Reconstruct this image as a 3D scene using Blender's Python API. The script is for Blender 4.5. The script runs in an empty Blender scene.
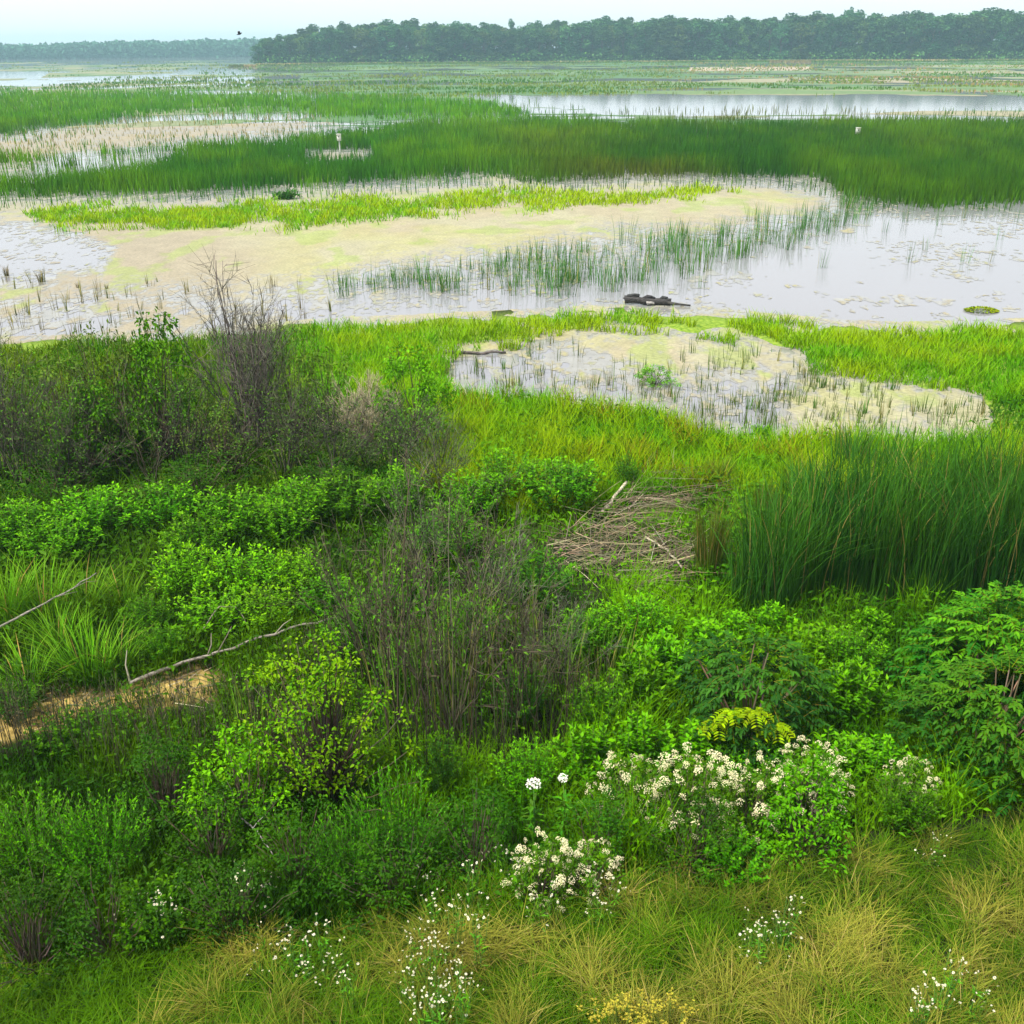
import bpy, math, random
import numpy as np
from mathutils import Matrix, Vector

SEED = 7
rng = np.random.default_rng(SEED)
random.seed(SEED)
SC = bpy.context.scene
COL = SC.collection
R = math.radians

# ------------------------------------------------------------------ camera
H = 7.8
F = 1024.0
PITCH, ROLL = R(24.4), R(-0.40)
CAM_M = Matrix.Rotation(math.pi / 2 - PITCH, 3, 'X') @ Matrix.Rotation(ROLL, 3, 'Z')
CM = np.array(CAM_M)
cam_d = bpy.data.cameras.new('camera')
cam_d.lens = 36.0
cam_d.sensor_width = 36.0
cam_d.clip_end = 12000.0
cam = bpy.data.objects.new('camera', cam_d)
cam.matrix_world = Matrix.Translation((0, 0, H)) @ CAM_M.to_4x4()
COL.objects.link(cam)
SC.camera = cam


def ray(px, py):
    px = np.asarray(px, float); py = np.asarray(py, float)
    d = np.stack([(px - 512) / F, (512 - py) / F, -np.ones_like(px)], -1)
    return d @ CM.T


def at(px, py, z=0.0):
    d = ray(px, py)
    t = (z - H) / np.minimum(d[..., 2], -1e-3)
    p = d * t[..., None] if np.ndim(t) else d * t
    return np.stack([p[..., 0], p[..., 1], np.zeros_like(p[..., 0]) + z], -1)


def to_px(x, y, z=0.0):
    v = np.stack([x, y, np.zeros_like(x) + z - H], -1) @ CM
    w = np.maximum(-v[..., 2], 0.05)
    return 512 + F * v[..., 0] / w, 512 - F * v[..., 1] / w


def top_height(px, py_base, py_top, zb):
    """height of something standing at pixel base whose tip reaches row py_top"""
    b = ground_at(px, py_base)
    D = math.hypot(b[0], b[1])
    d = ray(float(px), float(py_top))
    s = d[2] / math.hypot(d[0], d[1])
    return max(0.1, H + s * D - b[2])


# ------------------------------------------------------------------ noise
def vnoise(x, y, seed=0):
    xi = np.floor(x).astype(np.int64); yi = np.floor(y).astype(np.int64)
    xf = x - xi; yf = y - yi
    u = xf * xf * (3 - 2 * xf); v = yf * yf * (3 - 2 * yf)

    def h(a, b):
        n = (a * 374761393 + b * 668265263 + seed * 1442695041) & 0x7fffffff
        n = ((n ^ (n >> 13)) * 1274126177) & 0x7fffffff
        n = n ^ (n >> 16)
        return (n & 0xffff) / 65535.0
    return (h(xi, yi) * (1 - u) + h(xi + 1, yi) * u) * (1 - v) + (h(xi, yi + 1) * (1 - u) + h(xi + 1, yi + 1) * u) * v


def fbm(x, y, oct=4, seed=0):
    s = 0; a = 0.5; t = 0
    for o in range(oct):
        s = s + a * vnoise(x * 2 ** o + 17.3 * o, y * 2 ** o - 9.1 * o, seed + o); t += a; a *= 0.5
    return s / t


def sstep(a, b, x):
    t = np.clip((x - a) / (b - a), 0, 1)
    return t * t * (3 - 2 * t)


def sdf(poly, px, py):
    """signed distance in pixels, positive inside"""
    P = np.array(poly, float)
    Q = np.roll(P, -1, 0)
    best = np.full(px.shape, 1e18)
    ins = np.zeros(px.shape, bool)
    for (ax, ay), (bx, by) in zip(P, Q):
        ex, ey = bx - ax, by - ay
        t = np.clip(((px - ax) * ex + (py - ay) * ey) / (ex * ex + ey * ey + 1e-9), 0, 1)
        dx = px - (ax + t * ex); dy = py - (ay + t * ey)
        best = np.minimum(best, dx * dx + dy * dy)
        if ay != by:
            c = ((ay > py) != (by > py)) & (px < ex * (py - ay) / (by - ay) + ax)
            ins ^= c
    return np.where(ins, 1, -1) * np.sqrt(best)


# ------------------------------------------------------------------ where everything lies
LAND = [(-900, 345), (0, 345), (150, 340), (330, 326), (470, 320), (560, 315), (640, 311), (700, 314), (760, 320), (830, 327),
        (900, 330), (1024, 326), (1900, 322), (1900, 1700), (-900, 1700)]
POND = [(446, 354), (470, 345), (540, 338), (600, 325), (700, 328), (770, 341), (806, 358), (806, 370), (850, 380), (930, 384),
        (988, 398), (990, 430), (940, 444), (860, 440), (740, 444), (690, 434), (650, 414), (560, 405), (470, 402), (448, 385)]


def land_field(px, py):
    a = sdf(LAND, px, py); b = sdf(POND, px, py)
    return np.minimum(a, -b)


def terrain_z(x, y):
    x = np.asarray(x, float); y = np.asarray(y, float)
    D = np.hypot(x, y)
    px, py = to_px(x, y)
    px = np.where(y < 1.5, 512, px); py = np.where(y < 1.5, 1600, py)
    f = np.clip(land_field(px, py), -60, 60) + (fbm(x * .9, y * .9, 4, 5) - .5) * 30
    z = -0.35 + 0.45 * sstep(-9, 7, f)
    lump = np.maximum((fbm(x * .45, y * .45, 3, 11) - .45) * 0.45, -.04) * sstep(5, 60, f)
    bank = 1.0 * sstep(10.2, 3.0, D + 0.55 * np.where(y > 0, x * .35, 0) * -1)
    return z + lump + bank


def ground_at(px, py):
    z = 0.0
    p = at(px, py, 0.0)
    for _ in range(8):
        z = float(terrain_z(p[..., 0:1], p[..., 1:2])[0])
        z = max(z, 0.0)
        p = at(px, py, z)
    return p


def gz(x, y):
    return np.maximum(terrain_z(x, y), 0.0)


# ------------------------------------------------------------------ mesh helpers
class MB:
    def __init__(self):
        self.v = []; self.c = []; self.f = []; self.n = 0

    def add(self, V, faces, C):
        V = np.asarray(V, np.float32).reshape(-1, 3)
        C = np.asarray(C, np.float32).reshape(-1, 3)
        self.v.append(V); self.c.append(C)
        for f in faces:
            self.f.append(np.asarray(f, np.int64) + self.n)
        self.n += len(V)

    def mesh(self, name, mat, smooth=False):
        me = bpy.data.meshes.new(name)
        V = np.concatenate(self.v); C = np.concatenate(self.c)
        me.vertices.add(len(V)); me.vertices.foreach_set('co', V.ravel())
        li = np.concatenate([f.ravel() for f in self.f]).astype(np.int32)
        lt = np.concatenate([np.full(len(f), f.shape[1], np.int32) for f in self.f])
        ls = np.concatenate([[0], np.cumsum(lt)[:-1]]).astype(np.int32)
        me.loops.add(len(li)); me.loops.foreach_set('vertex_index', li)
        me.polygons.add(len(lt)); me.polygons.foreach_set('loop_start', ls)
        if smooth:
            me.polygons.foreach_set('use_smooth', np.ones(len(lt), bool))
        at_ = me.color_attributes.new('tint', 'FLOAT_COLOR', 'POINT')
        at_.data.foreach_set('color', np.concatenate([C, np.ones((len(C), 1), np.float32)], 1).ravel())
        me.update(calc_edges=True)
        me.validate()
        me.materials.append(mat)
        return me

    def obj(self, name, mat, parent=None, smooth=False):
        o = bpy.data.objects.new(name, self.mesh(name, mat, smooth))
        COL.objects.link(o)
        if parent: o.parent = parent
        return o


def unit(v):
    return v / np.maximum(np.linalg.norm(v, axis=-1, keepdims=True), 1e-9)


def blades(mb, P, h, w, lean, az, col, seg=2, droop=0.0, tipcol=None):
    """curved tapering blades. P (N,3); h,w,lean,az (N,); lean is horizontal travel / height"""
    N = len(P)
    ax = np.stack([np.cos(az), np.sin(az), np.zeros(N)], -1)
    fa = az + rng.uniform(0.6, 2.5, N)
    sd = np.stack([np.cos(fa), np.sin(fa), np.zeros(N)], -1)
    V = []; C = []
    for k in range(seg + 1):
        t = k / seg
        ctr = P + ax * (lean * h * t ** 1.8)[:, None]
        ctr = ctr + np.array([0, 0, 1.0]) * (h * (t - droop * t ** 3))[:, None]
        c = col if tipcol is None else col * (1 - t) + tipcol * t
        if k < seg:
            ww = w * (1 - 0.45 * t)
            V += [ctr - sd * ww[:, None] / 2, ctr + sd * ww[:, None] / 2]; C += [c, c]
        else:
            V.append(ctr); C.append(c)
    K = 2 * seg + 1
    V = np.stack(V, 1); C = np.stack(C, 1)
    b = np.arange(N)[:, None] * K
    fs = [b + np.array([2 * k, 2 * k + 1, 2 * k + 3, 2 * k + 2]) for k in range(seg - 1)]
    fs.append(b + np.array([2 * seg - 2, 2 * seg - 1, 2 * seg]))
    mb.add(V, fs, C)


def leaves(mb, P, d, L, W, col, fold=0.18, droop=0.15, upb=1.0):
    N = len(P)
    d = unit(d)
    up = unit(rng.normal(0, 0.45, (N, 3)) + np.array([0, 0, upb]))
    s = unit(np.cross(d, up)); n = np.cross(s, d)
    L = np.broadcast_to(L, (N,))[:, None]; W = np.broadcast_to(W, (N,))[:, None]
    dz = np.array([0, 0, 1.0])
    tip = P + d * L - dz * L * droop
    mid = P + d * L * .42
    l = mid - s * W / 2 + n * W * fold
    r = mid + s * W / 2 + n * W * fold
    V = np.stack([P, r, tip, l], 1)
    b = np.arange(N)[:, None] * 4
    C = np.repeat(col[:, None, :], 4, 1)
    mb.add(V, [b + np.array([0, 1, 2]), b + np.array([0, 2, 3])], C)


def leaves6(mb, P, d, L, W, col, fold=0.2, droop=0.2):
    """fuller leaf: six outline points"""
    N = len(P); d = unit(d)
    up = unit(rng.normal(0, 0.3, (N, 3)) + np.array([0, 0, 1.0]))
    s = unit(np.cross(d, up)); n = np.cross(s, d)
    L = np.broadcast_to(L, (N,))[:, None]; W = np.broadcast_to(W, (N,))[:, None]
    dz = np.array([0, 0, 1.0])
    pt = lambda t, w: P + d * L * t - dz * L * droop * t * t + s * W * w / 2 + n * W * fold * abs(w)
    V = np.stack([pt(0, 0), pt(.28, .95), pt(.68, .72), pt(1, 0), pt(.68, -.72), pt(.28, -.95)], 1)
    b = np.arange(N)[:, None] * 6
    C = np.repeat(col[:, None, :], 6, 1)
    mb.add(V, [b + np.array([0, 1, 2, 3]), b + np.array([0, 3, 4, 5])], C)


def tubes(mb, PL, r0, r1, col, S=4):
    """PL (B,K,3) polylines, radii (B,)"""
    B, K, _ = PL.shape
    T = np.gradient(PL, axis=1); T = unit(T)
    a = np.where(np.abs(T[..., 2:3]) > .9, np.array([1.0, 0, 0]), np.array([0, 0, 1.0]))
    u = unit(np.cross(T, a)); v = np.cross(T, u)
    t = np.linspace(0, 1, K)[None, :]
    r = r0[:, None] * (1 - t) + r1[:, None] * t
    ang = np.arange(S) / S * 2 * math.pi
    V = PL[:, :, None, :] + r[:, :, None, None] * (np.cos(ang)[None, None, :, None] * u[:, :, None, :] + np.sin(ang)[None, None, :, None] * v[:, :, None, :])
    idx = np.arange(B * K * S).reshape(B, K, S)
    q = np.stack([idx[:, :-1], np.roll(idx, -1, 2)[:, :-1], np.roll(idx, -1, 2)[:, 1:], idx[:, 1:]], -1).reshape(-1, 4)
    caps = idx[:, -1, :] if S > 2 else None
    fs = [q]
    if S in (3, 4): fs.append(caps); fs.append(idx[:, 0, ::-1])
    else: fs.append(caps)
    C = np.repeat(np.repeat(col[:, None, :], K * S, 1).reshape(-1, 3)[None], 1, 0)
    mb.add(V, fs, C.reshape(-1, 3))


def jit(c, n, v=0.22, hue=0.10):
    """n colours round c: brightness and a little hue"""
    c = np.array(c, float)
    k = np.exp(rng.normal(0, v, (n, 1)))
    h = np.exp(rng.normal(0, hue, (n, 3)))
    return np.clip(c * k * h, 0.001, 0.9)


def mixc(a, b, t):
    return np.array(a) * (1 - t[:, None]) + np.array(b) * t[:, None]


# ------------------------------------------------------------------ materials
def mat_leaf(name, trans=0.35, rough=0.55, spec=0.25, hue=0.012, val=0.22, sat=1.0, gain=1.0, warm=(1, 1, 1)):
    m = bpy.data.materials.new(name); m.use_nodes = True
    nt = m.node_tree; N = nt.nodes; L = nt.links; N.clear()
    a = N.new('ShaderNodeAttribute'); a.attribute_name = 'tint'
    oi = N.new('ShaderNodeObjectInfo')
    hs = N.new('ShaderNodeHueSaturation')
    mr = N.new('ShaderNodeMapRange'); mr.inputs[3].default_value = (1 - val) * gain; mr.inputs[4].default_value = (1 + val) * gain; hs.inputs['Saturation'].default_value = sat
    mh = N.new('ShaderNodeMapRange'); mh.inputs[3].default_value = .5 - hue; mh.inputs[4].default_value = .5 + hue
    L.new(oi.outputs['Random'], mr.inputs[0]); L.new(oi.outputs['Random'], mh.inputs[0])
    wm = N.new('ShaderNodeMixRGB'); wm.blend_type = 'MULTIPLY'; wm.inputs[0].default_value = 1; wm.inputs[2].default_value = (*warm, 1)
    L.new(a.outputs['Color'], wm.inputs[1]); L.new(wm.outputs[0], hs.inputs['Color']); L.new(mr.outputs[0], hs.inputs['Value']); L.new(mh.outputs[0], hs.inputs['Hue'])
    p = N.new('ShaderNodeBsdfPrincipled'); p.inputs['Roughness'].default_value = rough
    p.inputs['Specular IOR Level'].default_value = spec
    L.new(hs.outputs[0], p.inputs['Base Color'])
    o = N.new('ShaderNodeOutputMaterial')
    if trans > 0:
        t = N.new('ShaderNodeBsdfTranslucent')
        mx = N.new('ShaderNodeMixRGB'); mx.blend_type = 'MULTIPLY'; mx.inputs[0].default_value = 1
        mx.inputs[2].default_value = (1.25, 1.15, .6, 1)
        L.new(hs.outputs[0], mx.inputs[1]); L.new(mx.outputs[0], t.inputs[0])
        s = N.new('ShaderNodeMixShader'); s.inputs[0].default_value = trans
        L.new(p.outputs[0], s.inputs[1]); L.new(t.outputs[0], s.inputs[2]); L.new(s.outputs[0], o.inputs[0])
    else:
        L.new(p.outputs[0], o.inputs[0])
    return m


def mat_noise(name, c1, c2, scale=8.0, rough=0.85, bump=0.3, detail=6, spec=0.2, tint=False, p1=.35, p2=.65, stretch=None):
    m = bpy.data.materials.new(name); m.use_nodes = True
    nt = m.node_tree; N = nt.nodes; L = nt.links
    p = N['Principled BSDF']; p.inputs['Roughness'].default_value = rough; p.inputs['Specular IOR Level'].default_value = spec
    tc = N.new('ShaderNodeTexCoord'); n = N.new('ShaderNodeTexNoise'); n.inputs['Scale'].default_value = scale; n.inputs['Detail'].default_value = detail
    mp = N.new('ShaderNodeMapping')
    if stretch: mp.inputs['Scale'].default_value = stretch
    L.new(tc.outputs['Object'], mp.inputs[0]); L.new(mp.outputs[0], n.inputs['Vector'])
    cr = N.new('ShaderNodeValToRGB'); cr.color_ramp.elements[0].position = p1; cr.color_ramp.elements[1].position = p2
    cr.color_ramp.elements[0].color = (*c1, 1); cr.color_ramp.elements[1].color = (*c2, 1)
    L.new(n.outputs['Fac'], cr.inputs[0])
    out = cr.outputs[0]
    if tint:
        a = N.new('ShaderNodeAttribute'); a.attribute_name = 'tint'
        mx = N.new('ShaderNodeMixRGB'); mx.blend_type = 'MULTIPLY'; mx.inputs[0].default_value = 1
        L.new(out, mx.inputs[1]); L.new(a.outputs['Color'], mx.inputs[2]); out = mx.outputs[0]
    L.new(out, p.inputs['Base Color'])
    b = N.new('ShaderNodeBump'); b.inputs['Strength'].default_value = bump; b.inputs['Distance'].default_value = 0.03
    L.new(n.outputs['Fac'], b.inputs['Height']); L.new(b.outputs[0], p.inputs['Normal'])
    return m


M_LEAF = mat_leaf('leaf', trans=.18, spec=.07, hue=.006, sat=1.1, gain=1.3, warm=(1.12, .98, .85))
M_GRASS = mat_leaf('grass', trans=0.2, rough=.6, spec=.05, hue=.006, sat=1.08, gain=1.22, warm=(1.08, .98, .82))
M_TREE = mat_leaf('tree_leaf', trans=0.12, rough=.7, spec=.1, hue=.02, val=.3, sat=1.12, gain=1.7)
M_BARK = mat_leaf('bark', trans=0, rough=.85, spec=.05, hue=.005, val=.2)
M_PETAL = mat_leaf('petal', trans=0.3, rough=.6, spec=.2, hue=.003, val=.08)
M_MAT = mat_noise('duckweed', (.8, .8, .8), (1.12, 1.12, 1.12), scale=9.0, rough=.75, bump=.12, detail=9, tint=True, spec=.25)
M_WOOD = mat_noise('old_wood', (.45, .45, .45), (1.5, 1.5, 1.5), scale=14.0, rough=.8, bump=.8, detail=8, tint=True, spec=.3, stretch=(.6, 2.5, 2.5))
M_FILM = mat_noise('scum_film', (.85, .85, .85), (1.1, 1.1, 1.1), scale=2.0, rough=.22, bump=.05, tint=True, spec=.5)
M_PAD = mat_noise('pads', (.75, .75, .75), (1.2, 1.2, 1.2), scale=.8, rough=.6, bump=.2, tint=True, spec=.3)

# ground: damp dark soil with mossy green
M_SOIL = bpy.data.materials.new('soil'); M_SOIL.use_nodes = True
nt = M_SOIL.node_tree; N = nt.nodes; L = nt.links
p = N['Principled BSDF']; p.inputs['Roughness'].default_value = .95; p.inputs['Specular IOR Level'].default_value = .1
tc = N.new('ShaderNodeTexCoord'); n1 = N.new('ShaderNodeTexNoise'); n1.inputs['Scale'].default_value = 3; n1.inputs['Detail'].default_value = 10
n1.inputs['Roughness'].default_value = .7
L.new(tc.outputs['Object'], n1.inputs['Vector'])
cr = N.new('ShaderNodeValToRGB')
cr.color_ramp.elements[0].position = .35; cr.color_ramp.elements[0].color = (.012, .011, .007, 1)
cr.color_ramp.elements[1].position = .65; cr.color_ramp.elements[1].color = (.022, .034, .009, 1)
L.new(n1.outputs['Fac'], cr.inputs[0])
at_ = N.new('ShaderNodeAttribute'); at_.attribute_name = 'tint'
n2 = N.new('ShaderNodeTexNoise'); n2.inputs['Scale'].default_value = 9; n2.inputs['Detail'].default_value = 8
L.new(tc.outputs['Object'], n2.inputs['Vector'])
cr2 = N.new('ShaderNodeValToRGB')
cr2.color_ramp.elements[0].position = .3; cr2.color_ramp.elements[0].color = (.15, .105, .03, 1)
cr2.color_ramp.elements[1].position = .7; cr2.color_ramp.elements[1].color = (.40, .29, .09, 1)
L.new(n2.outputs['Fac'], cr2.inputs[0])
mx = N.new('ShaderNodeMixRGB'); sp = N.new('ShaderNodeSeparateColor')
L.new(at_.outputs['Color'], sp.inputs[0]); L.new(sp.outputs[0], mx.inputs[0])
cr3 = N.new('ShaderNodeValToRGB')
cr3.color_ramp.elements[0].position = .3; cr3.color_ramp.elements[0].color = (.07, .15, .012, 1)
cr3.color_ramp.elements[1].position = .7; cr3.color_ramp.elements[1].color = (.22, .30, .04, 1)
L.new(n2.outputs['Fac'], cr3.inputs[0])
mx3 = N.new('ShaderNodeMixRGB'); L.new(sp.outputs[1], mx3.inputs[0]); L.new(cr.outputs[0], mx3.inputs[1]); L.new(cr3.outputs[0], mx3.inputs[2])
L.new(mx3.outputs[0], mx.inputs[1]); L.new(cr2.outputs[0], mx.inputs[2]); L.new(mx.outputs[0], p.inputs['Base Color'])
bp = N.new('ShaderNodeBump'); bp.inputs['Strength'].default_value = .5; bp.inputs['Distance'].default_value = .05
L.new(n2.outputs['Fac'], bp.inputs['Height']); L.new(bp.outputs[0], p.inputs['Normal'])

# water
M_WATER = bpy.data.materials.new('marsh_water'); M_WATER.use_nodes = True
nt = M_WATER.node_tree; N = nt.nodes; L = nt.links
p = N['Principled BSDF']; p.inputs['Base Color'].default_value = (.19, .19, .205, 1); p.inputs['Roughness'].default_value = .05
p.inputs['IOR'].default_value = 1.33; p.inputs['Specular IOR Level'].default_value = .5
tc = N.new('ShaderNodeTexCoord'); mp = N.new('ShaderNodeMapping'); mp.inputs['Scale'].default_value = (1, .6, 1)
n1 = N.new('ShaderNodeTexNoise'); n1.inputs['Scale'].default_value = 5; n1.inputs['Detail'].default_value = 3
L.new(tc.outputs['Object'], mp.inputs[0]); L.new(mp.outputs[0], n1.inputs['Vector'])
bp = N.new('ShaderNodeBump'); bp.inputs['Strength'].default_value = .05; bp.inputs['Distance'].default_value = .03
L.new(n1.outputs['Fac'], bp.inputs['Height']); L.new(bp.outputs[0], p.inputs['Normal'])


# ------------------------------------------------------------------ object helpers
def tag(o, label=None, cat=None, group=None, kind=None):
    if label: o['label'] = label
    if cat: o['category'] = cat
    if group: o['group'] = group
    if kind: o['kind'] = kind
    return o


def empty(name):
    o = bpy.data.objects.new(name, None); o.empty_display_size = .2; COL.objects.link(o); return o


def copy_tree(o, parent=None):
    c = o.copy(); COL.objects.link(c)
    if parent: c.parent = parent
    for ch in o.children: copy_tree(ch, c)
    return c


PROTO = {}


class Kind:
    """first placement uses the original, later ones copies that share mesh data"""
    def __init__(self, makers, cat):
        self.makers = makers; self.cat = cat; self.made = {}; self.k = 0

    def place(self, loc, sxy, sz, label, group=None, rz=None, var=None, tilt=0.0):
        v = self.k % len(self.makers) if var is None else var % len(self.makers)
        self.k += 1
        if v not in self.made:
            o = self.makers[v](); self.made[v] = o
        else:
            o = copy_tree(self.made[v])
        o.location = loc
        o.rotation_euler = (rng.uniform(-tilt, tilt), rng.uniform(-tilt, tilt), rng.uniform(0, 6.283) if rz is None else rz)
        o.scale = (sxy, sxy, sz)
        for kk in ('label', 'group', 'category'):
            if kk in o: del o[kk]
        tag(o, label, self.cat, group)
        return o


# ================================================================== SETTING
# -------- terrain sheet (polar grid: fine in front, coarse behind)
def polar(az, D):
    A, DD = np.meshgrid(az, D)
    return DD * np.sin(A), DD * np.cos(A)


def grid_faces(nr, nc):
    i = np.arange(nr * nc).reshape(nr, nc)
    return np.stack([i[:-1, :-1], i[:-1, 1:], i[1:, 1:], i[1:, :-1]], -1).reshape(-1, 4)


SAND = [(-30, 722), (6, 706), (60, 694), (130, 688), (200, 668), (226, 676), (214, 694), (150, 706), (70, 724), (10, 736), (-30, 742)]
Dt = np.concatenate([[0.02], np.geomspace(1.5, 60, 210), np.geomspace(62, 3000, 50)])
azt = np.concatenate([np.linspace(-math.pi, -1.0, 24)[:-1], np.linspace(-1.0, 1.0, 221), np.linspace(1.0, math.pi, 24)[1:]])
X, Y = polar(azt, Dt)
Z = terrain_z(X.ravel(), Y.ravel())
px, py = to_px(X.ravel(), Y.ravel(), 0.15)
px = np.where(Y.ravel() < 1.5, -5000, px)
sand = sstep(-6, 5, sdf(SAND, px, py) + (fbm(X.ravel() * 2.5, Y.ravel() * 2.5, 3, 3) - .5) * 16)
moss = sstep(-14, 2, land_field(px, py)) * sstep(560, 420, py)
mb = MB()
mb.add(np.stack([X.ravel(), Y.ravel(), Z], -1), [grid_faces(*X.shape)[:, ::-1]], np.stack([sand, moss, sand * 0], -1))
tag(mb.obj('ground', M_SOIL, smooth=True), kind='structure')

# -------- water sheet
mb = MB()
Xw, Yw = polar(np.linspace(-math.pi, math.pi, 49), np.array([0.02, 8, 20, 50, 120, 300, 900, 3000.0]))
mb.add(np.stack([Xw.ravel(), Yw.ravel(), Xw.ravel() * 0], -1), [grid_faces(*Xw.shape)[:, ::-1]], np.ones((Xw.size, 3)))
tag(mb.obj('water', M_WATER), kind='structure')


# -------- floating mats: a scalar field clipped to its zero line
def clip_mat(F, X, Y, colr, z, name, mat, label, cat):
    """F, X, Y on a grid; keeps F>0 with cut edges"""
    nr, nc = F.shape
    i = np.arange(nr * nc).reshape(nr, nc)
    q = np.stack([i[:-1, :-1], i[:-1, 1:], i[1:, 1:], i[1:, :-1]], -1).reshape(-1, 4)
    tri = np.concatenate([q[:, [0, 2, 1]], q[:, [0, 3, 2]]])
    f = F.ravel(); P = np.stack([X.ravel(), Y.ravel(), np.full(X.size, z)], -1); C = colr.reshape(-1, 3)
    s = f[tri] > 0
    cnt = s.sum(1)
    m = MB()
    full = tri[cnt == 3]
    used = np.unique(full); re = np.full(nr * nc, -1); re[used] = np.arange(len(used))
    if len(used): m.add(P[used], [re[full]], C[used])

    def cut(a, b):
        t = (f[a] / (f[a] - f[b] + 1e-12))[:, None]
        return P[a] * (1 - t) + P[b] * t, C[a] * (1 - t) + C[b] * t
    for want in (1, 2):
        T = tri[cnt == want]
        if not len(T): continue
        ss = f[T] > 0
        k = np.argmax(ss if want == 1 else ~ss, 1)
        rr = np.arange(len(T))
        a, b, c = T[rr, k], T[rr, (k + 1) % 3], T[rr, (k + 2) % 3]
        pab, cab = cut(a, b); pac, cac = cut(a, c)
        if want == 1:
            V = np.stack([P[a], pab, pac], 1); CC = np.stack([C[a], cab, cac], 1)
            m.add(V, [np.arange(len(T) * 3).reshape(-1, 3)], CC)
        else:
            V = np.stack([pab, P[b], P[c], pac], 1); CC = np.stack([cab, C[b], C[c], cac], 1)
            m.add(V, [np.arange(len(T) * 4).reshape(-1, 4)], CC)
    o = m.obj(name, mat)
    return tag(o, label, cat, kind='stuff')


CREAM = [(-900, 196), (0, 198), (120, 197), (250, 194), (380, 186), (470, 177), (560, 183), (700, 182), (800, 181), (850, 192), (800, 214), (700, 232), (560, 247), (450, 260),
         (390, 270), (335, 288), (250, 298), (150, 300), (0, 298), (-900, 298)]
LAVW = [(-900, 222), (0, 226), (60, 232), (108, 250), (100, 268), (20, 278), (-900, 280)]
POND_CREAM1 = [(540, 338), (600, 326), (700, 330), (780, 345), (806, 358), (790, 372), (720, 372), (640, 366), (590, 356)]
POND_CREAM2 = [(800, 384), (850, 380), (930, 384), (992, 398), (992, 432), (940, 446), (830, 442), (770, 436), (790, 400)]
BEIGE = [(-900, 145), (0, 137), (60, 132), (110, 124), (180, 111), (300, 112), (335, 122), (300, 132), (240, 139), (150, 147), (60, 153), (30, 168), (-900, 176)]
ISLET = [(312, 155), (330, 152), (362, 153), (366, 157), (340, 160), (315, 159)]
LILY_ISLE = [(966, 308), (978, 305), (996, 309), (992, 315), (972, 314)]

Dm = np.geomspace(18, 130, 680); azm = np.linspace(-.72, .72, 1250)
X, Y = polar(azm, Dm); x = X.ravel(); y = Y.ravel()
px, py = to_px(x, y)
D = np.hypot(x, y)
nb = fbm(x * .22, y * .16, 5, 21) - .5
nf = fbm(x * 1.3, y * 1.1, 4, 31) - .5
f1 = np.clip(sdf(CREAM, px, py), -40, 28) + nb * 30 + nf * 22 - 1.5
f1 = f1 - 60 * sstep(-14, 10, sdf(LAVW, px, py) + nf * 30 + nb * 20) - 2
f2 = np.clip(sdf(POND_CREAM1, px, py), -30, 14) + nb * 26 + nf * 22 + 2
f3 = np.clip(sdf(POND_CREAM2, px, py), -30, 14) + nb * 22 + nf * 20 + 2
f4 = np.clip(sdf(BEIGE, px, py), -30, 8) * 1.2 + nb * 22 + nf * 22 - 2
f5 = (np.clip(sdf(ISLET, px, py), -9, 3) + nf * 3) * 3
# loose scum on the open water, pond and shore
wz = sdf([(330, 300), (420, 262), (560, 250), (700, 235), (840, 205), (1500, 205), (1500, 325), (900, 325), (640, 306), (470, 318), (330, 322)], px, py)
f6 = np.where(wz > 0, (fbm(x * .9, y * .5, 5, 51) - .80) * 120, -30)
pz = sdf(POND, px, py)
f7 = np.where(pz > -4, (fbm(x * 2.6, y * 1.3, 5, 61) - .55) * 60 - 4, -30)
lz = sdf([(-900, 280), (0, 285), (200, 292), (335, 285), (335, 330), (150, 345), (-900, 350)], px, py)
f8 = np.where(lz > -4, (fbm(x * 1.1, y * .5, 5, 71) - .53) * 90 - 8 * sstep(150, 330, px), -30)
f9 = np.where(land_field(px, py) > -8, (fbm(x * 1.2, y * 1.0, 4, 81) - .5) * 60 + 4, -30)
FF = np.maximum.reduce([f1, f2, f3, f4, f5, f6, f7, f8, f9])
spk = np.where(np.maximum(f1, np.maximum(f2, f3)) > -26, (fbm(x * 6.5, y * 3.5, 3, 87) - .68) * 70, -30)
FF = np.maximum(FF, spk)
FFs = np.where(terrain_z(x, y) > 0.03, -20, FF + nf * 10)
FF = FF + (fbm(x * 6, y * 3.5, 5, 85) - .5) * 50 * sstep(80, 28, D)
FF = np.where(terrain_z(x, y) > 0.03, -20, FF)
tcol = fbm(x * .35, y * .12, 4, 91)
col = mixc((.27, .255, .165), (.265, .235, .155), sstep(.35, .65, tcol))
yel = sstep(.5, .7, fbm(x * .3 + 7, y * .25, 4, 95)) * sstep(200, 320, px)
col = mixc((1, 1, 1), (.99, 1.01, .80), yel) * col
lefty = sstep(330, 120, px) * sstep(215, 240, py)
col = col * (1 - lefty[:, None]) + np.array([.24, .21, .15]) * lefty[:, None]
gp_ = (.55 * sstep(.54, .66, fbm(x * .8, y * .45, 5, 93)) * sstep(90, 60, D))[:, None]
col = col * (1 - gp_) + np.array([.20, .26, .055]) * gp_
bz = sstep(-5, 5, sdf(BEIGE, px, py))
col = col * (1 - bz[:, None]) + np.array([.25, .215, .145]) * bz[:, None]
col = col * (0.86 + .3 * fbm(x * 2.2, y * 2, 3, 99))[:, None]
film = np.array([.20, .195, .175])
ke = (.15 + .85 * sstep(0, 16, FF))[:, None]
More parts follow.
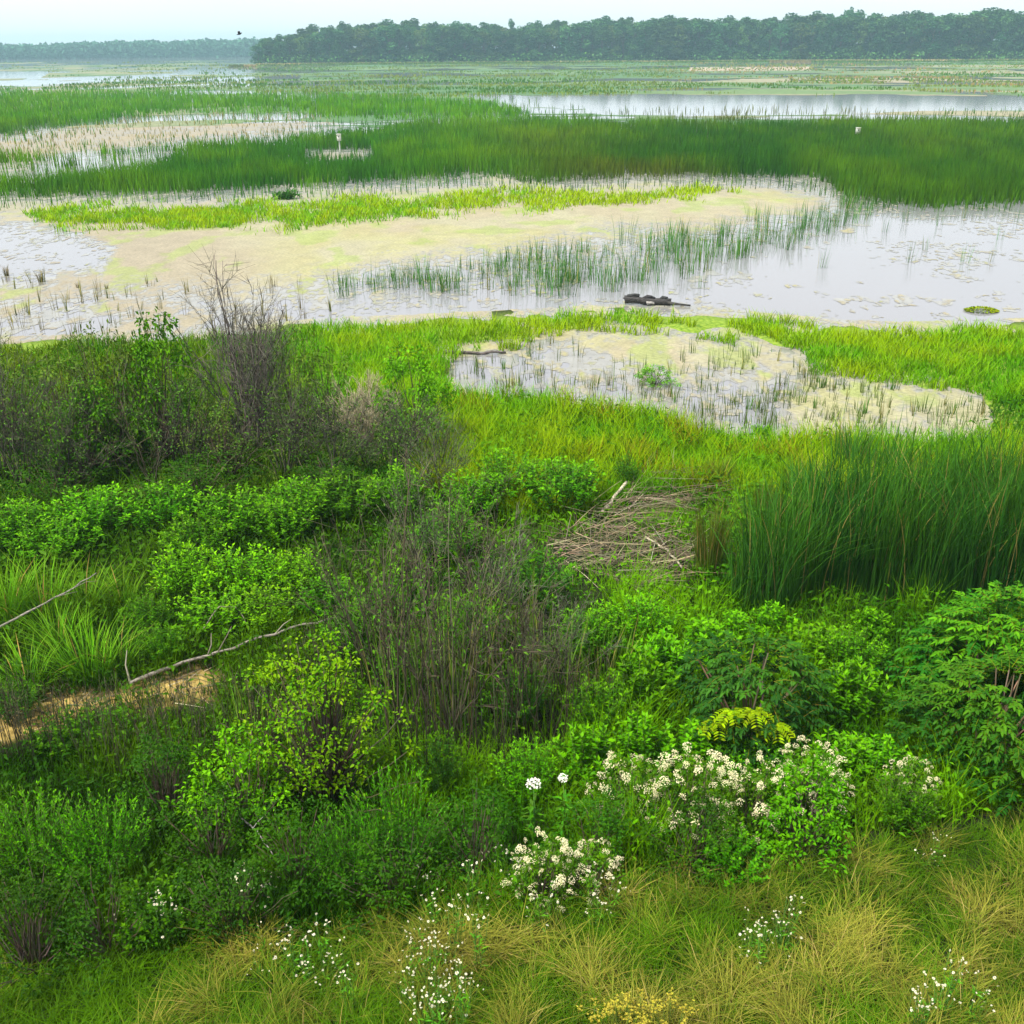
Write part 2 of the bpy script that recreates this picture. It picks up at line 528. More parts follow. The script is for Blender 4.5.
clip_mat((FFs + 9).reshape(X.shape), X, Y, np.tile(film, (len(x), 1)) * (.9 + .25 * fbm(x * 2, y, 3, 97))[:, None], 0.006, 'algae_film', M_FILM, 'thin greyish film of scum on the water around the cream mats', 'algae')
col = col * ke + film * 1.1 * (1 - ke)
clip_mat(FF.reshape(X.shape), X, Y, col, 0.010, 'duckweed_mat', M_MAT, 'cream and pale yellow mat of algae and duckweed floating on the marsh water', 'duckweed')

# far lily pads / floating marsh, streaky
Dm = np.geomspace(100, 900, 340); azm = np.linspace(-.8, .8, 760)
X, Y = polar(azm, Dm); x = X.ravel(); y = Y.ravel()
px, py = to_px(x, y); D = np.hypot(x, y)
ns = fbm(x * .03, np.log(D) * 12, 5, 111)
n2 = fbm(x * .11, np.log(D) * 34, 4, 121)
cov = .62 * ns + .38 * n2
th = np.full(x.shape, .46)
th = np.where(px < 300, .50, th)
strip = sdf([(470, 96), (560, 97), (640, 96), (760, 97), (900, 98), (1900, 97), (1900, 112), (1024, 110), (900, 110), (800, 113), (680, 114), (620, 108), (560, 106), (500, 102)], px, py)
th = th + .6 * sstep(-2.5, 1.0, strip + (n2 - .5) * 5)
s2 = sdf([(-900, 73), (0, 72), (48, 73), (40, 77), (0, 78), (-900, 78)], px, py)
th = th + .5 * sstep(-1.5, .6, s2)
s3 = sdf([(120, 75), (225, 62), (252, 62), (262, 86), (240, 86)], px, py)
th = th + .12 * sstep(-1.5, 1.5, s3)
sky_streak = sdf([(690, 68.0), (810, 67.2), (812, 70), (690, 70.6)], px, py)
sky_streak_k = sstep(-1.2, .3, sky_streak); th = th - .5 * sky_streak_k  # pale streak coloured into the leaf beds for sky reflected on water
FF = (cov - th) * 10
FF = np.where(py > 128, -5, FF)
cA = mixc((.04, .115, .025), (.085, .15, .040), sstep(.4, .65, fbm(x * .02, np.log(D) * 14, 4, 131)))
cB = np.array([.22, .20, .12])
k = sstep(.55, .68, fbm(x * .01 + 3, np.log(D) * 30, 3, 141)) * sstep(560, 760, px)
k = np.maximum(k, .7 * sstep(330, 80, px) * sstep(.4, .6, n2)); k = np.maximum(k, sky_streak_k * 1.6)
col = cA * (1 - k[:, None]) + cB * k[:, None]
clip_mat(FF.reshape(X.shape), X, Y, col, 0.014, 'lily_pads', M_PAD, 'green and tan floating leaf beds in thin streaks with one painted sky reflection before the far woods', 'lily pads')


# ================================================================== GRASSES AND REEDS (uncountable)
def scatter_px(n, x0, x1, y0, y1):
    return rng.uniform(x0, x1, n), rng.uniform(y0, y1, n)


def on_ground(px, py):
    p = at(px, py, 0.0)
    for _ in range(4):
        z = gz(p[:, 0], p[:, 1])
        d = ray(px, py); t = (z - H) / np.minimum(d[:, 2], -1e-3)
        p = np.stack([d[:, 0] * t, d[:, 1] * t, z], -1)
    return p


# ---- mid-distance reed beds
R1 = [(-700, 92), (0, 92), (120, 90), (250, 95), (330, 94), (480, 101), (530, 113), (520, 121), (420, 119), (330, 118), (300, 113), (180, 112), (100, 124), (0, 134), (-700, 138)]
R2 = [(-700, 166), (0, 160), (60, 158), (140, 150), (240, 146), (330, 136), (420, 121), (520, 117), (620, 121), (800, 123), (1024, 121), (1800, 121), (1800, 209),
      (1024, 207), (930, 206), (850, 198), (815, 180), (760, 178), (640, 180), (540, 182), (470, 176), (380, 184), (250, 192), (100, 195), (0, 196), (-700, 199)]
nn = 330000
px, py = scatter_px(nn, -350, 1374, 88, 212)
P = at(px, py, 0.0)
x, y = P[:, 0], P[:, 1]
e = (fbm(x * .15, y * .15, 4, 201) - .5)
a1 = sdf(R1, px, py) + e * 12
a2 = sdf(R2, px, py) + e * 14
beige_hole = sdf([(-700, 168), (0, 164), (90, 156), (200, 150), (150, 172), (40, 186), (-700, 182)], px, py)
thin = fbm(x * .25, y * .12, 4, 205)
keep = ((a1 > 0) | (a2 > 0)) & ~(sdf([(305, 150), (372, 150), (376, 163), (305, 165)], px, py) > 0)
keep &= ~((beige_hole > 0) & (thin > .36))
# ragged edges and thin spots
keep &= (np.maximum(a1, a2) > 4) | (rng.uniform(0, 1, nn) < .45)
spill = (np.maximum(a1, a2) > -12) & ~keep & (rng.uniform(0, 1, nn) < .06)
bg = (sdf(BEIGE, px, py) > -2) & (rng.uniform(0, 1, nn) < .08)
keep |= spill | bg
px, py, P, a1, a2, bgk = px[keep], py[keep], P[keep], a1[keep], a2[keep], bg[keep]
n = len(P); x, y = P[:, 0], P[:, 1]; D = np.hypot(x, y)
patch = fbm(x * .05, y * .025, 4, 211); patch2 = fbm(x * .35, y * .2, 3, 215)
c = mixc((.030, .115, .018), (.075, .19, .022), sstep(.36, .62, patch * .6 + patch2 * .4))
brown = sstep(.38, .60, fbm(x * .04 + 9, y * .03, 4, 219)) * sstep(430, 700, px)
brown = brown * sstep(196, 170, py)
c = c * (1 - .65 * brown[:, None]) + np.array([.13, .135, .025]) * .65 * brown[:, None]
c = np.where((a1 > -3)[:, None] & (py < 124)[:, None], mixc((.050, .175, .018), (.085, .225, .024), sstep(.3, .7, patch2)), c)
c = np.where(bgk[:, None] & (np.maximum(a1, a2) < 0)[:, None], np.array([.20, .20, .11]), c)
c = jit((1, 1, 1), n, .34, .08) * c * .80 * (1 - .3 * sstep(480, 640, px))[:, None] * (.7 + .6 * fbm(x * .8, y * .3, 3, 217))[:, None]
h = rng.uniform(.65, 1.25, n) * (1.0 + .5 * (patch2 - .5)) * np.where(np.maximum(a1, a2) > 3, 1.0, .7)
h = np.where(bgk & (np.maximum(a1, a2) < 0), h * .6, h)
w = np.maximum(.018, D * .00068)
# low reeds in broken streaks farther out
nf_ = 60000
fx, fy = scatter_px(nf_, -300, 1324, 61.5, 97)
Pf = at(fx, fy, 0.0); Df = np.hypot(Pf[:, 0], Pf[:, 1])
nfz = .6 * fbm(Pf[:, 0] * .03, np.log(Df) * 11, 4, 223) + .4 * fbm(Pf[:, 0] * .09, np.log(Df) * 34, 3, 224)
okf = nfz > np.where(fx < 255, .56, .49)
okf &= ~(sdf([(470, 96), (560, 96), (640, 95), (900, 97), (1900, 96), (1900, 115), (470, 115)], fx, fy) > -1)
okf &= ~(sdf([(-900, 71.5), (48, 71.5), (48, 78), (-900, 78)], fx, fy) > -.5)
Pf, fx, fy, Df = Pf[okf], fx[okf], fy[okf], Df[okf]; nf_ = len(Pf)
cf = mixc((.055, .14, .030), (.14, .20, .055), sstep(.35, .65, fbm(Pf[:, 0] * .02, np.log(Df) * 20, 3, 226))) * jit((1, 1, 1), nf_, .3, .07)
tn_ = (sstep(.55, .7, fbm(Pf[:, 0] * .02 + 4, np.log(Df) * 26, 3, 228)) * sstep(560, 800, fx))[:, None]
cf = cf * (1 - tn_) + np.array([.22, .17, .10]) * tn_
mb = MB()
blades(mb, Pf, rng.uniform(.25, .6, nf_), Df * .0012, rng.uniform(0, .4, nf_), rng.uniform(0, 6.283, nf_), cf, seg=2)
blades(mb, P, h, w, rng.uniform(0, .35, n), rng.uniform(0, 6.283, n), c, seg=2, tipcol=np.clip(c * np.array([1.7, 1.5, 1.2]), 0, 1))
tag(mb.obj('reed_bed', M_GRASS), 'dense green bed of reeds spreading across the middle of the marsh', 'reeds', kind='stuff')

# ---- lime marsh grass: lens on the mat, bank before the open water, meadow
LENS = [(28, 216), (100, 209), (250, 207), (400, 198), (560, 192), (690, 188), (735, 191), (640, 202), (480, 210), (400, 220), (250, 228), (60, 231)]
BANK = [(-700, 352), (0, 350), (150, 346), (330, 330), (470, 326), (560, 319), (640, 315), (700, 317), (780, 324), (900, 335), (1024, 332), (1800, 330), (1800, 425),
        (1024, 425), (985, 400), (930, 388), (850, 380), (812, 368), (780, 350), (700, 340), (600, 334), (540, 346), (470, 352), (448, 372), (440, 420), (0, 430), (-700, 430)]
MEAD = [(400, 405), (470, 402), (560, 406), (650, 414), (690, 436), (740, 446), (860, 444), (1024, 448), (1200, 470), (900, 500), (700, 500), (560, 520), (420, 500)]
nn = 170000
px1, py1 = scatter_px(70000, -20, 780, 184, 236)
px2, py2 = scatter_px(150000, -300, 1324, 312, 436)
px3, py3 = scatter_px(60000, 380, 1150, 398, 520)
px = np.concatenate([px1, px2, px3]); py = np.concatenate([py1, py2, py3])
src = np.concatenate([np.zeros(70000), np.ones(150000), np.full(60000, 2)])
P = on_ground(px, py); x, y = P[:, 0], P[:, 1]
e = fbm(x * .5, y * .45, 4, 231) - .5
d0 = sdf(LENS, px, py) + e * 26 + rng.normal(0, 3.0, len(px)) - 2; d1 = sdf(BANK, px, py) + e * 22; d2 = sdf(MEAD, px, py) + e * 26
gap = fbm(x * .8, y * .7, 4, 235)
dd = np.where(src == 0, d0, np.where(src == 1, d1, d2))
keep = (dd > 0) & ((gap < np.where((px > 585) & (px < 800), .58, .80)) | (src == 2) | (py > 380))
pq = sdf(POND, px, py); cl_ = fbm(x * 1.6, y * 1.2, 3, 237)
keep &= ~((src == 1) & (pq > 0) & ~((pq < 34) & (cl_ > .52) | (cl_ > .68)))
px, py, P, src = px[keep], py[keep], P[keep], src[keep]; n = len(P); x, y = P[:, 0], P[:, 1]
k = fbm(x * .35, y * .3, 4, 241); k2 = fbm(x * 1.4, y * 1.2, 3, 245)
c = mixc((.09, .30, .012), (.22, .38, .018), sstep(.34, .64, k * .6 + k2 * .4))
c = np.where((src == 0)[:, None], mixc((.12, .34, .016), (.26, .42, .03), sstep(.3, .75, k2 + .25 * sstep(300, 650, px))), c)
ol = ((src == 1) * sstep(340, 250, px))[:, None]
c = c * (1 - ol) + c * np.array([.6, .55, .9]) * ol
red = sstep(.62, .7, k2) * (src == 2) * (rng.uniform(0, 1, n) < .4)
c = c * (1 - red[:, None]) + np.array([.20, .19, .03]) * red[:, None]
c = c * jit((1, 1, 1), n, .22, .06)
D = np.hypot(x, y)
h = np.where(src == 0, rng.uniform(.15, .4, n), np.where(src == 1, rng.uniform(.12, .38, n), rng.uniform(.2, .55, n))) * (.6 + .9 * k2)
w = np.maximum(.012, D * .0009)
mb = MB()
blades(mb, P, h, w, rng.uniform(.2, 1.0, n), rng.uniform(0, 6.283, n), c, seg=2)
tag(mb.obj('marsh_grass', M_GRASS), 'short lime green grass on the marsh banks and wet meadow', 'grass', kind='stuff')

# ---- field of green grass and herbs under the shrubs (whole near land)
px, py = scatter_px(185000, -260, 1284, 400, 1010)
keepd = rng.uniform(0, 1, len(px)) < np.clip(1.25 - (py - 400) / 900, .2, 1)
px, py = px[keepd], py[keepd]
P = on_ground(px, py); x, y = P[:, 0], P[:, 1]
e = fbm(x * .6, y * .6, 4, 251) - .5
dry_line = np.interp(px, [-300, 0, 150, 300, 450, 600, 750, 900, 1024, 1300], [1010, 985, 965, 945, 915, 880, 865, 845, 815, 790])
LITTER = [(548, 556), (580, 545), (606, 520), (606, 498), (636, 474), (690, 474), (700, 500), (690, 520), (640, 526), (622, 538), (660, 542), (690, 560), (684, 588), (640, 586), (600, 570), (560, 572)]
stand = sdf([(735, 622), (742, 590), (790, 545), (850, 520), (1100, 510), (1100, 640), (900, 628)], px, py)
STALKS = sdf([(330, 760), (345, 640), (370, 560), (470, 520), (600, 560), (610, 680), (560, 750), (440, 770)], px, py)
keep = (land_field(px, py) > 2) & (py < dry_line + e * 50) & (np.maximum(sdf(SAND, px, py), sdf(SAND, px, py - 26)) + e * 16 < 2) & (stand < 18)
keep &= ~((sdf(LITTER, px, py) + e * 20 > 0) & (rng.uniform(0, 1, len(px)) < .86))
keep &= ~((STALKS + e * 60 > 0) & (rng.uniform(0, 1, len(px)) < .6))
px, py, P = px[keep], py[keep], P[keep]; n = len(P); x, y = P[:, 0], P[:, 1]
k = fbm(x * .5, y * .5, 4, 255); k2 = fbm(x * 1.7, y * 1.7, 3, 259)
c = mixc((.026, .10, .010), (.075, .21, .014), sstep(.40, .64, k * .65 + k2 * .35))
limy = sstep(.36, .60, fbm(x * .8 + 5, y * .8, 3, 263)) * sstep(530, 620, px) * sstep(540, 580, py)
c = c * (1 - .75 * limy[:, None]) + np.array([.10, .29, .014]) * .75 * limy[:, None]
c = c * jit((1, 1, 1), n, .25, .08) * (1 - .4 * sstep(430, 330, px))[:, None]  # left grass coloured darker, standing in for shade in gaps between weed mounds
h = rng.uniform(.15, .55, n) * (.45 + .9 * k2) * (1 + .7 * limy)
D = np.hypot(x, y)
mb = MB()
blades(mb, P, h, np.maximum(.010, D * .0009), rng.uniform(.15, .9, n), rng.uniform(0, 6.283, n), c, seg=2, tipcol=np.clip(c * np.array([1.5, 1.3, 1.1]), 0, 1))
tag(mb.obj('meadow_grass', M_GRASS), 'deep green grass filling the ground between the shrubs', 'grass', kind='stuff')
# low broad leaves among it
m_ = rng.uniform(0, 1, n) < .55
PL = P[m_]; cl = c[m_]; nl = len(PL); hl = h[m_]
PL = PL + np.stack([rng.normal(0, .1, nl), rng.normal(0, .1, nl), hl * rng.uniform(.15, .85, nl)], -1)
az = rng.uniform(0, 6.283, nl); el = rng.normal(.25, .35, nl)
dl = np.stack([np.cos(az) * np.cos(el), np.sin(az) * np.cos(el), np.sin(el)], -1)
Dl = np.hypot(PL[:, 0], PL[:, 1])
mb = MB()
leaves(mb, PL, dl, rng.uniform(.06, .15, nl) * np.clip(Dl / 13, .8, 1.4), rng.uniform(.025, .06, nl) * np.clip(Dl / 13, .8, 1.4), cl * jit((1.05, 1.02, 1), nl, .2, .05))
tag(mb.obj('undergrowth', M_LEAF), 'low leafy green weeds covering the ground between the shrubs', 'weeds', kind='stuff')

# ---- dry grass on the near bank
px, py = scatter_px(270000, -260, 1284, 780, 1240)
P = on_ground(px, py); x, y = P[:, 0], P[:, 1]
e = fbm(x * .8, y * .8, 4, 271) - .5
dry_line = np.interp(px, [-300, 0, 150, 300, 450, 600, 750, 900, 1024, 1300], [1000, 978, 958, 938, 908, 872, 855, 832, 800, 780])
keep = (py > dry_line + e * 70) & (rng.uniform(0, 1, len(px)) < np.where(py > 1060, .3, .85))
px, py, P = px[keep], py[keep], P[keep]; n = len(P); x, y = P[:, 0], P[:, 1]
k = fbm(x * 1.1, y * 1.1, 4, 275); k2 = fbm(x * 3.2, y * 3.2, 3, 279)
st = sstep(.40, .60, k * .45 + k2 * .55 + rng.normal(0, .05, n) + .03 * sstep(400, 900, px) - .05 - .06 * sstep(300, 60, px))
c = mixc((.045, .125, .012), (.175, .205, .050), st)
straw = rng.uniform(0, 1, n) < .07 * st
c = np.where(straw[:, None], np.array([.26, .25, .11]), c)
c = c * jit((1, 1, 1), n, .35, .07) * (.45 + 1.1 * fbm(x * 2.6, y * 2.6, 3, 281))[:, None]
h = rng.uniform(.08, .31, n) * (.4 + 1.1 * k2)
# clumps lean together
la = fbm(x * 2.2 + 4, y * 2.2, 3, 283) * 16.0 + rng.normal(0, 1.3, n)
mb = MB()
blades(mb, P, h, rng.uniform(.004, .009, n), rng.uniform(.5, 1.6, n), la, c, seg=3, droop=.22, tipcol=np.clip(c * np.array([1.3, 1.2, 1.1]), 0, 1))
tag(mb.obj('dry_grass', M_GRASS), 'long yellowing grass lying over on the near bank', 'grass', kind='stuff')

# ---- cattail stand on the right
CAT = [(738, 612), (748, 585), (790, 552), (850, 532), (930, 525), (1024, 520), (1250, 520), (1250, 640), (1024, 620), (930, 610), (850, 605), (790, 618)]
px, py = scatter_px(17000, 700, 1260, 500, 650)
P = on_ground(px, py); x, y = P[:, 0], P[:, 1]
e = fbm(x * .9, y * .9, 3, 291) - .5
keep = sdf(CAT, px, py) + e * 40 > 0
px, py, P = px[keep], py[keep], P[keep]; n = len(P); x, y = P[:, 0], P[:, 1]
hn = fbm(x * 1.3, y * 1.3, 4, 293)
h = (rng.uniform(1.4, 2.25, n)) * (.42 + 1.1 * hn) * np.interp(px, [735, 800, 860, 1024], [.68, 1.02, 1.22, 1.12])
c = mixc((.012, .055, .014), (.040, .12, .022), rng.uniform(0, 1, n) ** 1.2 * .6 + .4 * sstep(.35, .65, fbm(x * 1.2, y * 1.2, 3, 297)))
c = np.where((rng.uniform(0, 1, n) < .05)[:, None], np.array([.13, .13, .06]), c) * jit((1, 1, 1), n, .45, .08)
mb = MB()
blades(mb, P, h, rng.uniform(.009, .021, n), np.where(rng.uniform(0, 1, n) < .22, rng.uniform(.3, .8, n), rng.uniform(.02, .3, n)), rng.uniform(0, 6.283, n), c, seg=4, droop=.12, tipcol=np.clip(c * np.array([1.5, 1.4, 1.1]), 0, 1))
tag(mb.obj('cattail_stand', M_GRASS), 'tall dense stand of dark green cattails at the right of the wet meadow', 'cattails', kind='stuff')

# ---- dead reed litter between the meadow and the weeds
px, py = scatter_px(7000, 540, 790, 465, 605)
P = on_ground(px, py); x, y = P[:, 0], P[:, 1]
e = fbm(x * 1.1, y * 1.1, 3, 301) - .5
keep = (sdf(LITTER, px, py) + e * 60 > 0) & (rng.uniform(0, 1, len(px)) < .38)
P = P[keep]
qx, qy = scatter_px(500, -20, 235, 662, 745)
Q = on_ground(qx, qy); Q = Q[sdf(SAND, qx, qy) > -4]; Q[:, 2] -= .02
ns_ = len(Q); P = np.concatenate([P, Q]); n = len(P)
az = rng.normal(.5, 1.0, n); Ls = rng.uniform(.35, 1.1, n); el = rng.normal(.08, .14, n)
Ls[-ns_:] *= .4; el[-ns_:] = np.abs(el[-ns_:]) * .4
dv = np.stack([np.cos(az) * np.cos(el), np.sin(az) * np.cos(el), np.sin(el)], -1)
up_ = rng.uniform(.02, .32, n); up_[-ns_:] *= .12
P0 = P + np.array([0, 0, 1]) * up_[:, None]
tt = np.linspace(0, 1, 4)[None, :, None]
PLn = P0[:, None, :] + dv[:, None, :] * Ls[:, None, None] * tt - np.array([0, 0, 1.0]) * (Ls * rng.uniform(0, .12, n))[:, None, None] * tt ** 2
c = jit((.20, .17, .105), n, .45, .08)
mb = MB(); tubes(mb, PLn, rng.uniform(.004, .009, n), rng.uniform(.002, .005, n), c, S=3)
tag(mb.obj('dead_reed_litter', M_BARK), 'flattened tan dead reeds and stalks lying in the wet meadow and on the bare patch', 'dead reeds', kind='stuff')


# ================================================================== PLANT PROTOTYPES
def stems_poly(n, r_base, r_top, h, K=5, bow=0.25):
    """n stems from a base disc opening to a top disc; returns (n,K,3)"""
    a = rng.uniform(0, 6.283, n); q = np.sqrt(rng.uniform(0, 1, n))
    a2 = a + rng.normal(0, .35, n)
    hh = h * np.sqrt(np.maximum(1 - .62 * q ** 2, .1)) * rng.uniform(.8, 1.05, n)
    t = np.linspace(0, 1, K)[None, :]
    rad = r_base * q[:, None] * (1 - t) + r_top * q[:, None] * (t ** (1 + bow))
    aa = a[:, None] * (1 - t) + a2[:, None] * t
    wob = rng.normal(0, .012 * h, (n, K, 2)) * (t > 0)[..., None]
    return np.stack([rad * np.cos(aa) + wob[..., 0], rad * np.sin(aa) + wob[..., 1], hh[:, None] * t], -1)


def along(PL, t):
    """points at parameter t (n,m) along polylines (n,K,3) plus tangents"""
    n, K, _ = PL.shape
    s = np.clip(t, 0, .9999) * (K - 1); i = s.astype(int); f = (s - i)[..., None]
    r = np.arange(n)[:, None]
    a = PL[r, i]; b = PL[r, i + 1]
    return a * (1 - f) + b * f, unit(b - a)


def make_weed(col, tip, n=80, m=24, h=.95, r=.55, L=(.055, .105), W=.025, up=.45, name='leafy_weed'):
    def mk():
        root = empty(name)
        PL = stems_poly(n, r * .45, r, h)
        mb = MB(); tubes(mb, PL, np.full(n, .006), np.full(n, .003), jit((.06, .11, .02), n), S=3)
        mb.obj('stem', M_BARK, root)
        t = rng.uniform(.22, 1.0, (n, m)) ** .75
        P, T = along(PL, t)
        P = P.reshape(-1, 3); T = T.reshape(-1, 3); tt = t.ravel(); N_ = len(P)
        az = rng.uniform(0, 6.283, N_)
        d = np.stack([np.cos(az), np.sin(az), np.zeros(N_)], -1) + T * (up + .5 * (tt[:, None] > .9))
        c = mixc(col, tip, sstep(.8, 1.0, tt) * rng.uniform(.3, 1, N_)) * jit((1, 1, 1), N_, .2, .06)
        mb = MB(); leaves(mb, P, d, rng.uniform(L[0], L[1], N_) * (1.1 - .35 * tt), rng.uniform(.7, 1.3, N_) * W, c)
        mb.obj('foliage', M_LEAF, root)
        return root
    return mk


def make_shrub(col, tip, h=1.8, r=1.0, clumps=70, per=34, L=(.05, .09), W=.035, spread=.17, bark=(.09, .07, .05), name='leafy_shrub', hollow=.5, six=False):
    def mk():
        root = empty(name)
        n = clumps
        # clump centres: irregular dome
        a = rng.uniform(0, 6.283, n); zz = rng.uniform(.18, 1.0, n)
        lob = 1 + .28 * np.sin(a * 2 + rng.uniform(0, 6)) + .18 * np.sin(a * 5 + rng.uniform(0, 6))
        env = np.sqrt(np.maximum(1 - ((zz - .35) / .68) ** 2, .02))
        rad = r * env * lob * rng.uniform(hollow, 1.0, n)
        ctr = np.stack([rad * np.cos(a), rad * np.sin(a), zz * h * rng.uniform(.85, 1.05, n)], -1)
        K = 5; t = np.linspace(0, 1, K)[None, :, None]
        b0 = np.stack([rng.normal(0, .08 * r, n), rng.normal(0, .08 * r, n), np.full(n, -.1)], -1)
        PL = b0[:, None] * (1 - t) + ctr[:, None] * t
        PL[..., 2] = b0[:, None, 2] * (1 - t[..., 0]) + ctr[:, None, 2] * (t[..., 0] ** .75)
        PL[:, 1:-1] += rng.normal(0, .03 * r, (n, K - 2, 3))
        mb = MB(); tubes(mb, PL, rng.uniform(.008, .018, n), np.full(n, .004), jit(bark, n), S=4)
        mb.obj('branchwork', M_BARK, root)
        N_ = n * per
        off = rng.normal(0, 1, (n, per, 3)); off = unit(off) * (rng.uniform(0, 1, (n, per, 1)) ** .5) * spread * rng.uniform(.7, 1.4, (n, 1, 1))
        off[..., 2] *= .75
        P = (ctr[:, None] + off).reshape(-1, 3)
        d = unit(off.reshape(-1, 3)) + rng.normal(0, .5, (N_, 3)) + np.array([0, 0, -.05])
        tn = rng.uniform(0, 1, (n, 1)) * .6 + rng.uniform(0, 1, (n, per)) * .5
        c = mixc(col, tip, np.clip(tn.ravel() - .15, 0, 1)) * jit((1, 1, 1), N_, .18, .05)
        mb = MB()
        (leaves6 if six else leaves)(mb, P, d, rng.uniform(L[0], L[1], N_), rng.uniform(.75, 1.25, N_) * W, c)
        mb.obj('foliage', M_LEAF, root)
        return root
    return mk


def make_willow(col, tip, h=1.5, r=.8, n=110, m=26, name='willow_shrub', L=(.05, .085), W=.012):
    return make_weed(col, tip, n=n, m=m, h=h, r=r, L=L, W=W, up=1.1, name=name)


def make_compound(col, tip, h=2.0, r=1.25, nl=150, name='compound_leaf_shrub', yellow=0.0):
    """shrub with long feather-shaped leaves of many drooping leaflets"""
    def mk():
        root = empty(name)
        n = nl
        a = rng.uniform(0, 6.283, n); zz = rng.uniform(.22, 1.0, n) ** .8
        env = np.sqrt(np.maximum(1 - ((zz - .38) / .66) ** 2, .03))
        lob = 1 + .22 * np.sin(a * 3 + 1.0)
        rad = r * .86 * env * lob * rng.uniform(.55, 1.0, n)
        ctr = np.stack([rad * np.cos(a), rad * np.sin(a), zz * h * .93], -1)
        K = 5; t = np.linspace(0, 1, K)[None, :, None]
        nb_ = 26
        bi = rng.choice(n, nb_, replace=False)
        b0 = np.stack([rng.normal(0, .07, nb_), rng.normal(0, .07, nb_), np.full(nb_, -.1)], -1)
        PL = b0[:, None] * (1 - t) + ctr[bi][:, None] * t
        PL[:, 1:-1] += rng.normal(0, .04, (nb_, K - 2, 3))
        mb = MB(); tubes(mb, PL, np.full(nb_, .022), np.full(nb_, .008), jit((.11, .08, .05), nb_), S=5)
        mb.obj('branchwork', M_BARK, root)
        # each leaf: rachis arching outward and down
        Lr = rng.uniform(.18, .32, n)
        out = unit(np.stack([np.cos(a + rng.normal(0, .5, n)), np.sin(a + rng.normal(0, .5, n)), rng.normal(.2, .4, n)], -1))
        J = 6
        tj = (np.arange(J) + 1.0) / J
        Pj = ctr[:, None] + out[:, None] * (Lr[:, None, None] * tj[None, :, None]) - np.array([0, 0, 1.0]) * (Lr[:, None] * .28 * tj[None, :] ** 2)[..., None]
        Tj = unit(out[:, None] - np.array([0, 0, 1.0]) * (.56 * tj[None, :])[..., None])
        mb = MB()
        rp = np.concatenate([ctr[:, None], Pj[:, 2::3]], 1)
        tubes(mb, rp, np.full(n, .005), np.full(n, .002), jit((.13, .17, .03), n), S=3)
        sd = unit(np.cross(Tj, np.array([0, 0, 1.0])))
        lc = mixc(col, tip, np.clip(sstep(.45, 1.0, zz) * .7 + rng.normal(0, .28, n), 0, 1))
        for sgn in (-1, 1):
            d = sd * sgn + Tj * .55 + np.array([0, 0, -.22]) + rng.normal(0, .3, Tj.shape)
            Ll = (.088 * (1 - .35 * np.abs(tj - .45)))[None, :] * rng.uniform(.85, 1.2, (n, J))
            N_ = n * J
            cc = np.repeat(lc[:, None], J, 1).reshape(-1, 3) * jit((1, 1, 1), N_, .14, .05)
            leaves6(mb, Pj.reshape(-1, 3), d.reshape(-1, 3), Ll.ravel(), Ll.ravel() * .45, cc, fold=.12, droop=.12)
        leaves6(mb, Pj[:, -1], Tj[:, -1], np.full(n, .12), np.full(n, .042), lc, droop=.1)
        mb.obj('foliage', M_LEAF, root)
        if yellow > 0:
            for (ax, ay, az_) in ((-.55, -1.0, .95), (-.25, -1.1, 1.0), (.1, -1.1, .8), (-.75, -.9, .75)):
                nn_ = 5; mb = MB()
                for q in range(nn_):
                    th = -1.57 + (q - 2) * .65
                    o_ = np.array([math.cos(th), math.sin(th) * .8, .1]); o_ /= np.linalg.norm(o_)
                    P_ = np.array([ax * r * .8, ay * r * .72, az_ * h * .72]) + o_ * np.linspace(.03, .22, 8)[:, None] - np.array([0, 0, 1]) * (np.linspace(0, 1, 8) ** 2 * .1)[:, None]
                    s_ = np.cross(o_, [0, 0, 1.0])
                    for sg in (-1, 1):
                        leaves6(mb, P_, np.tile(s_ * sg + o_ * .5 - np.array([0, 0, .15]), (8, 1)), np.full(8, .085), np.full(8, .034), jit((.13, .235, .018), 8, .25, .06), droop=.1)
                y_ = mb.obj('leaf_spray', M_LEAF, root)
                y_['label'] = 'spray of yellow green leaves'
        return root
    return mk


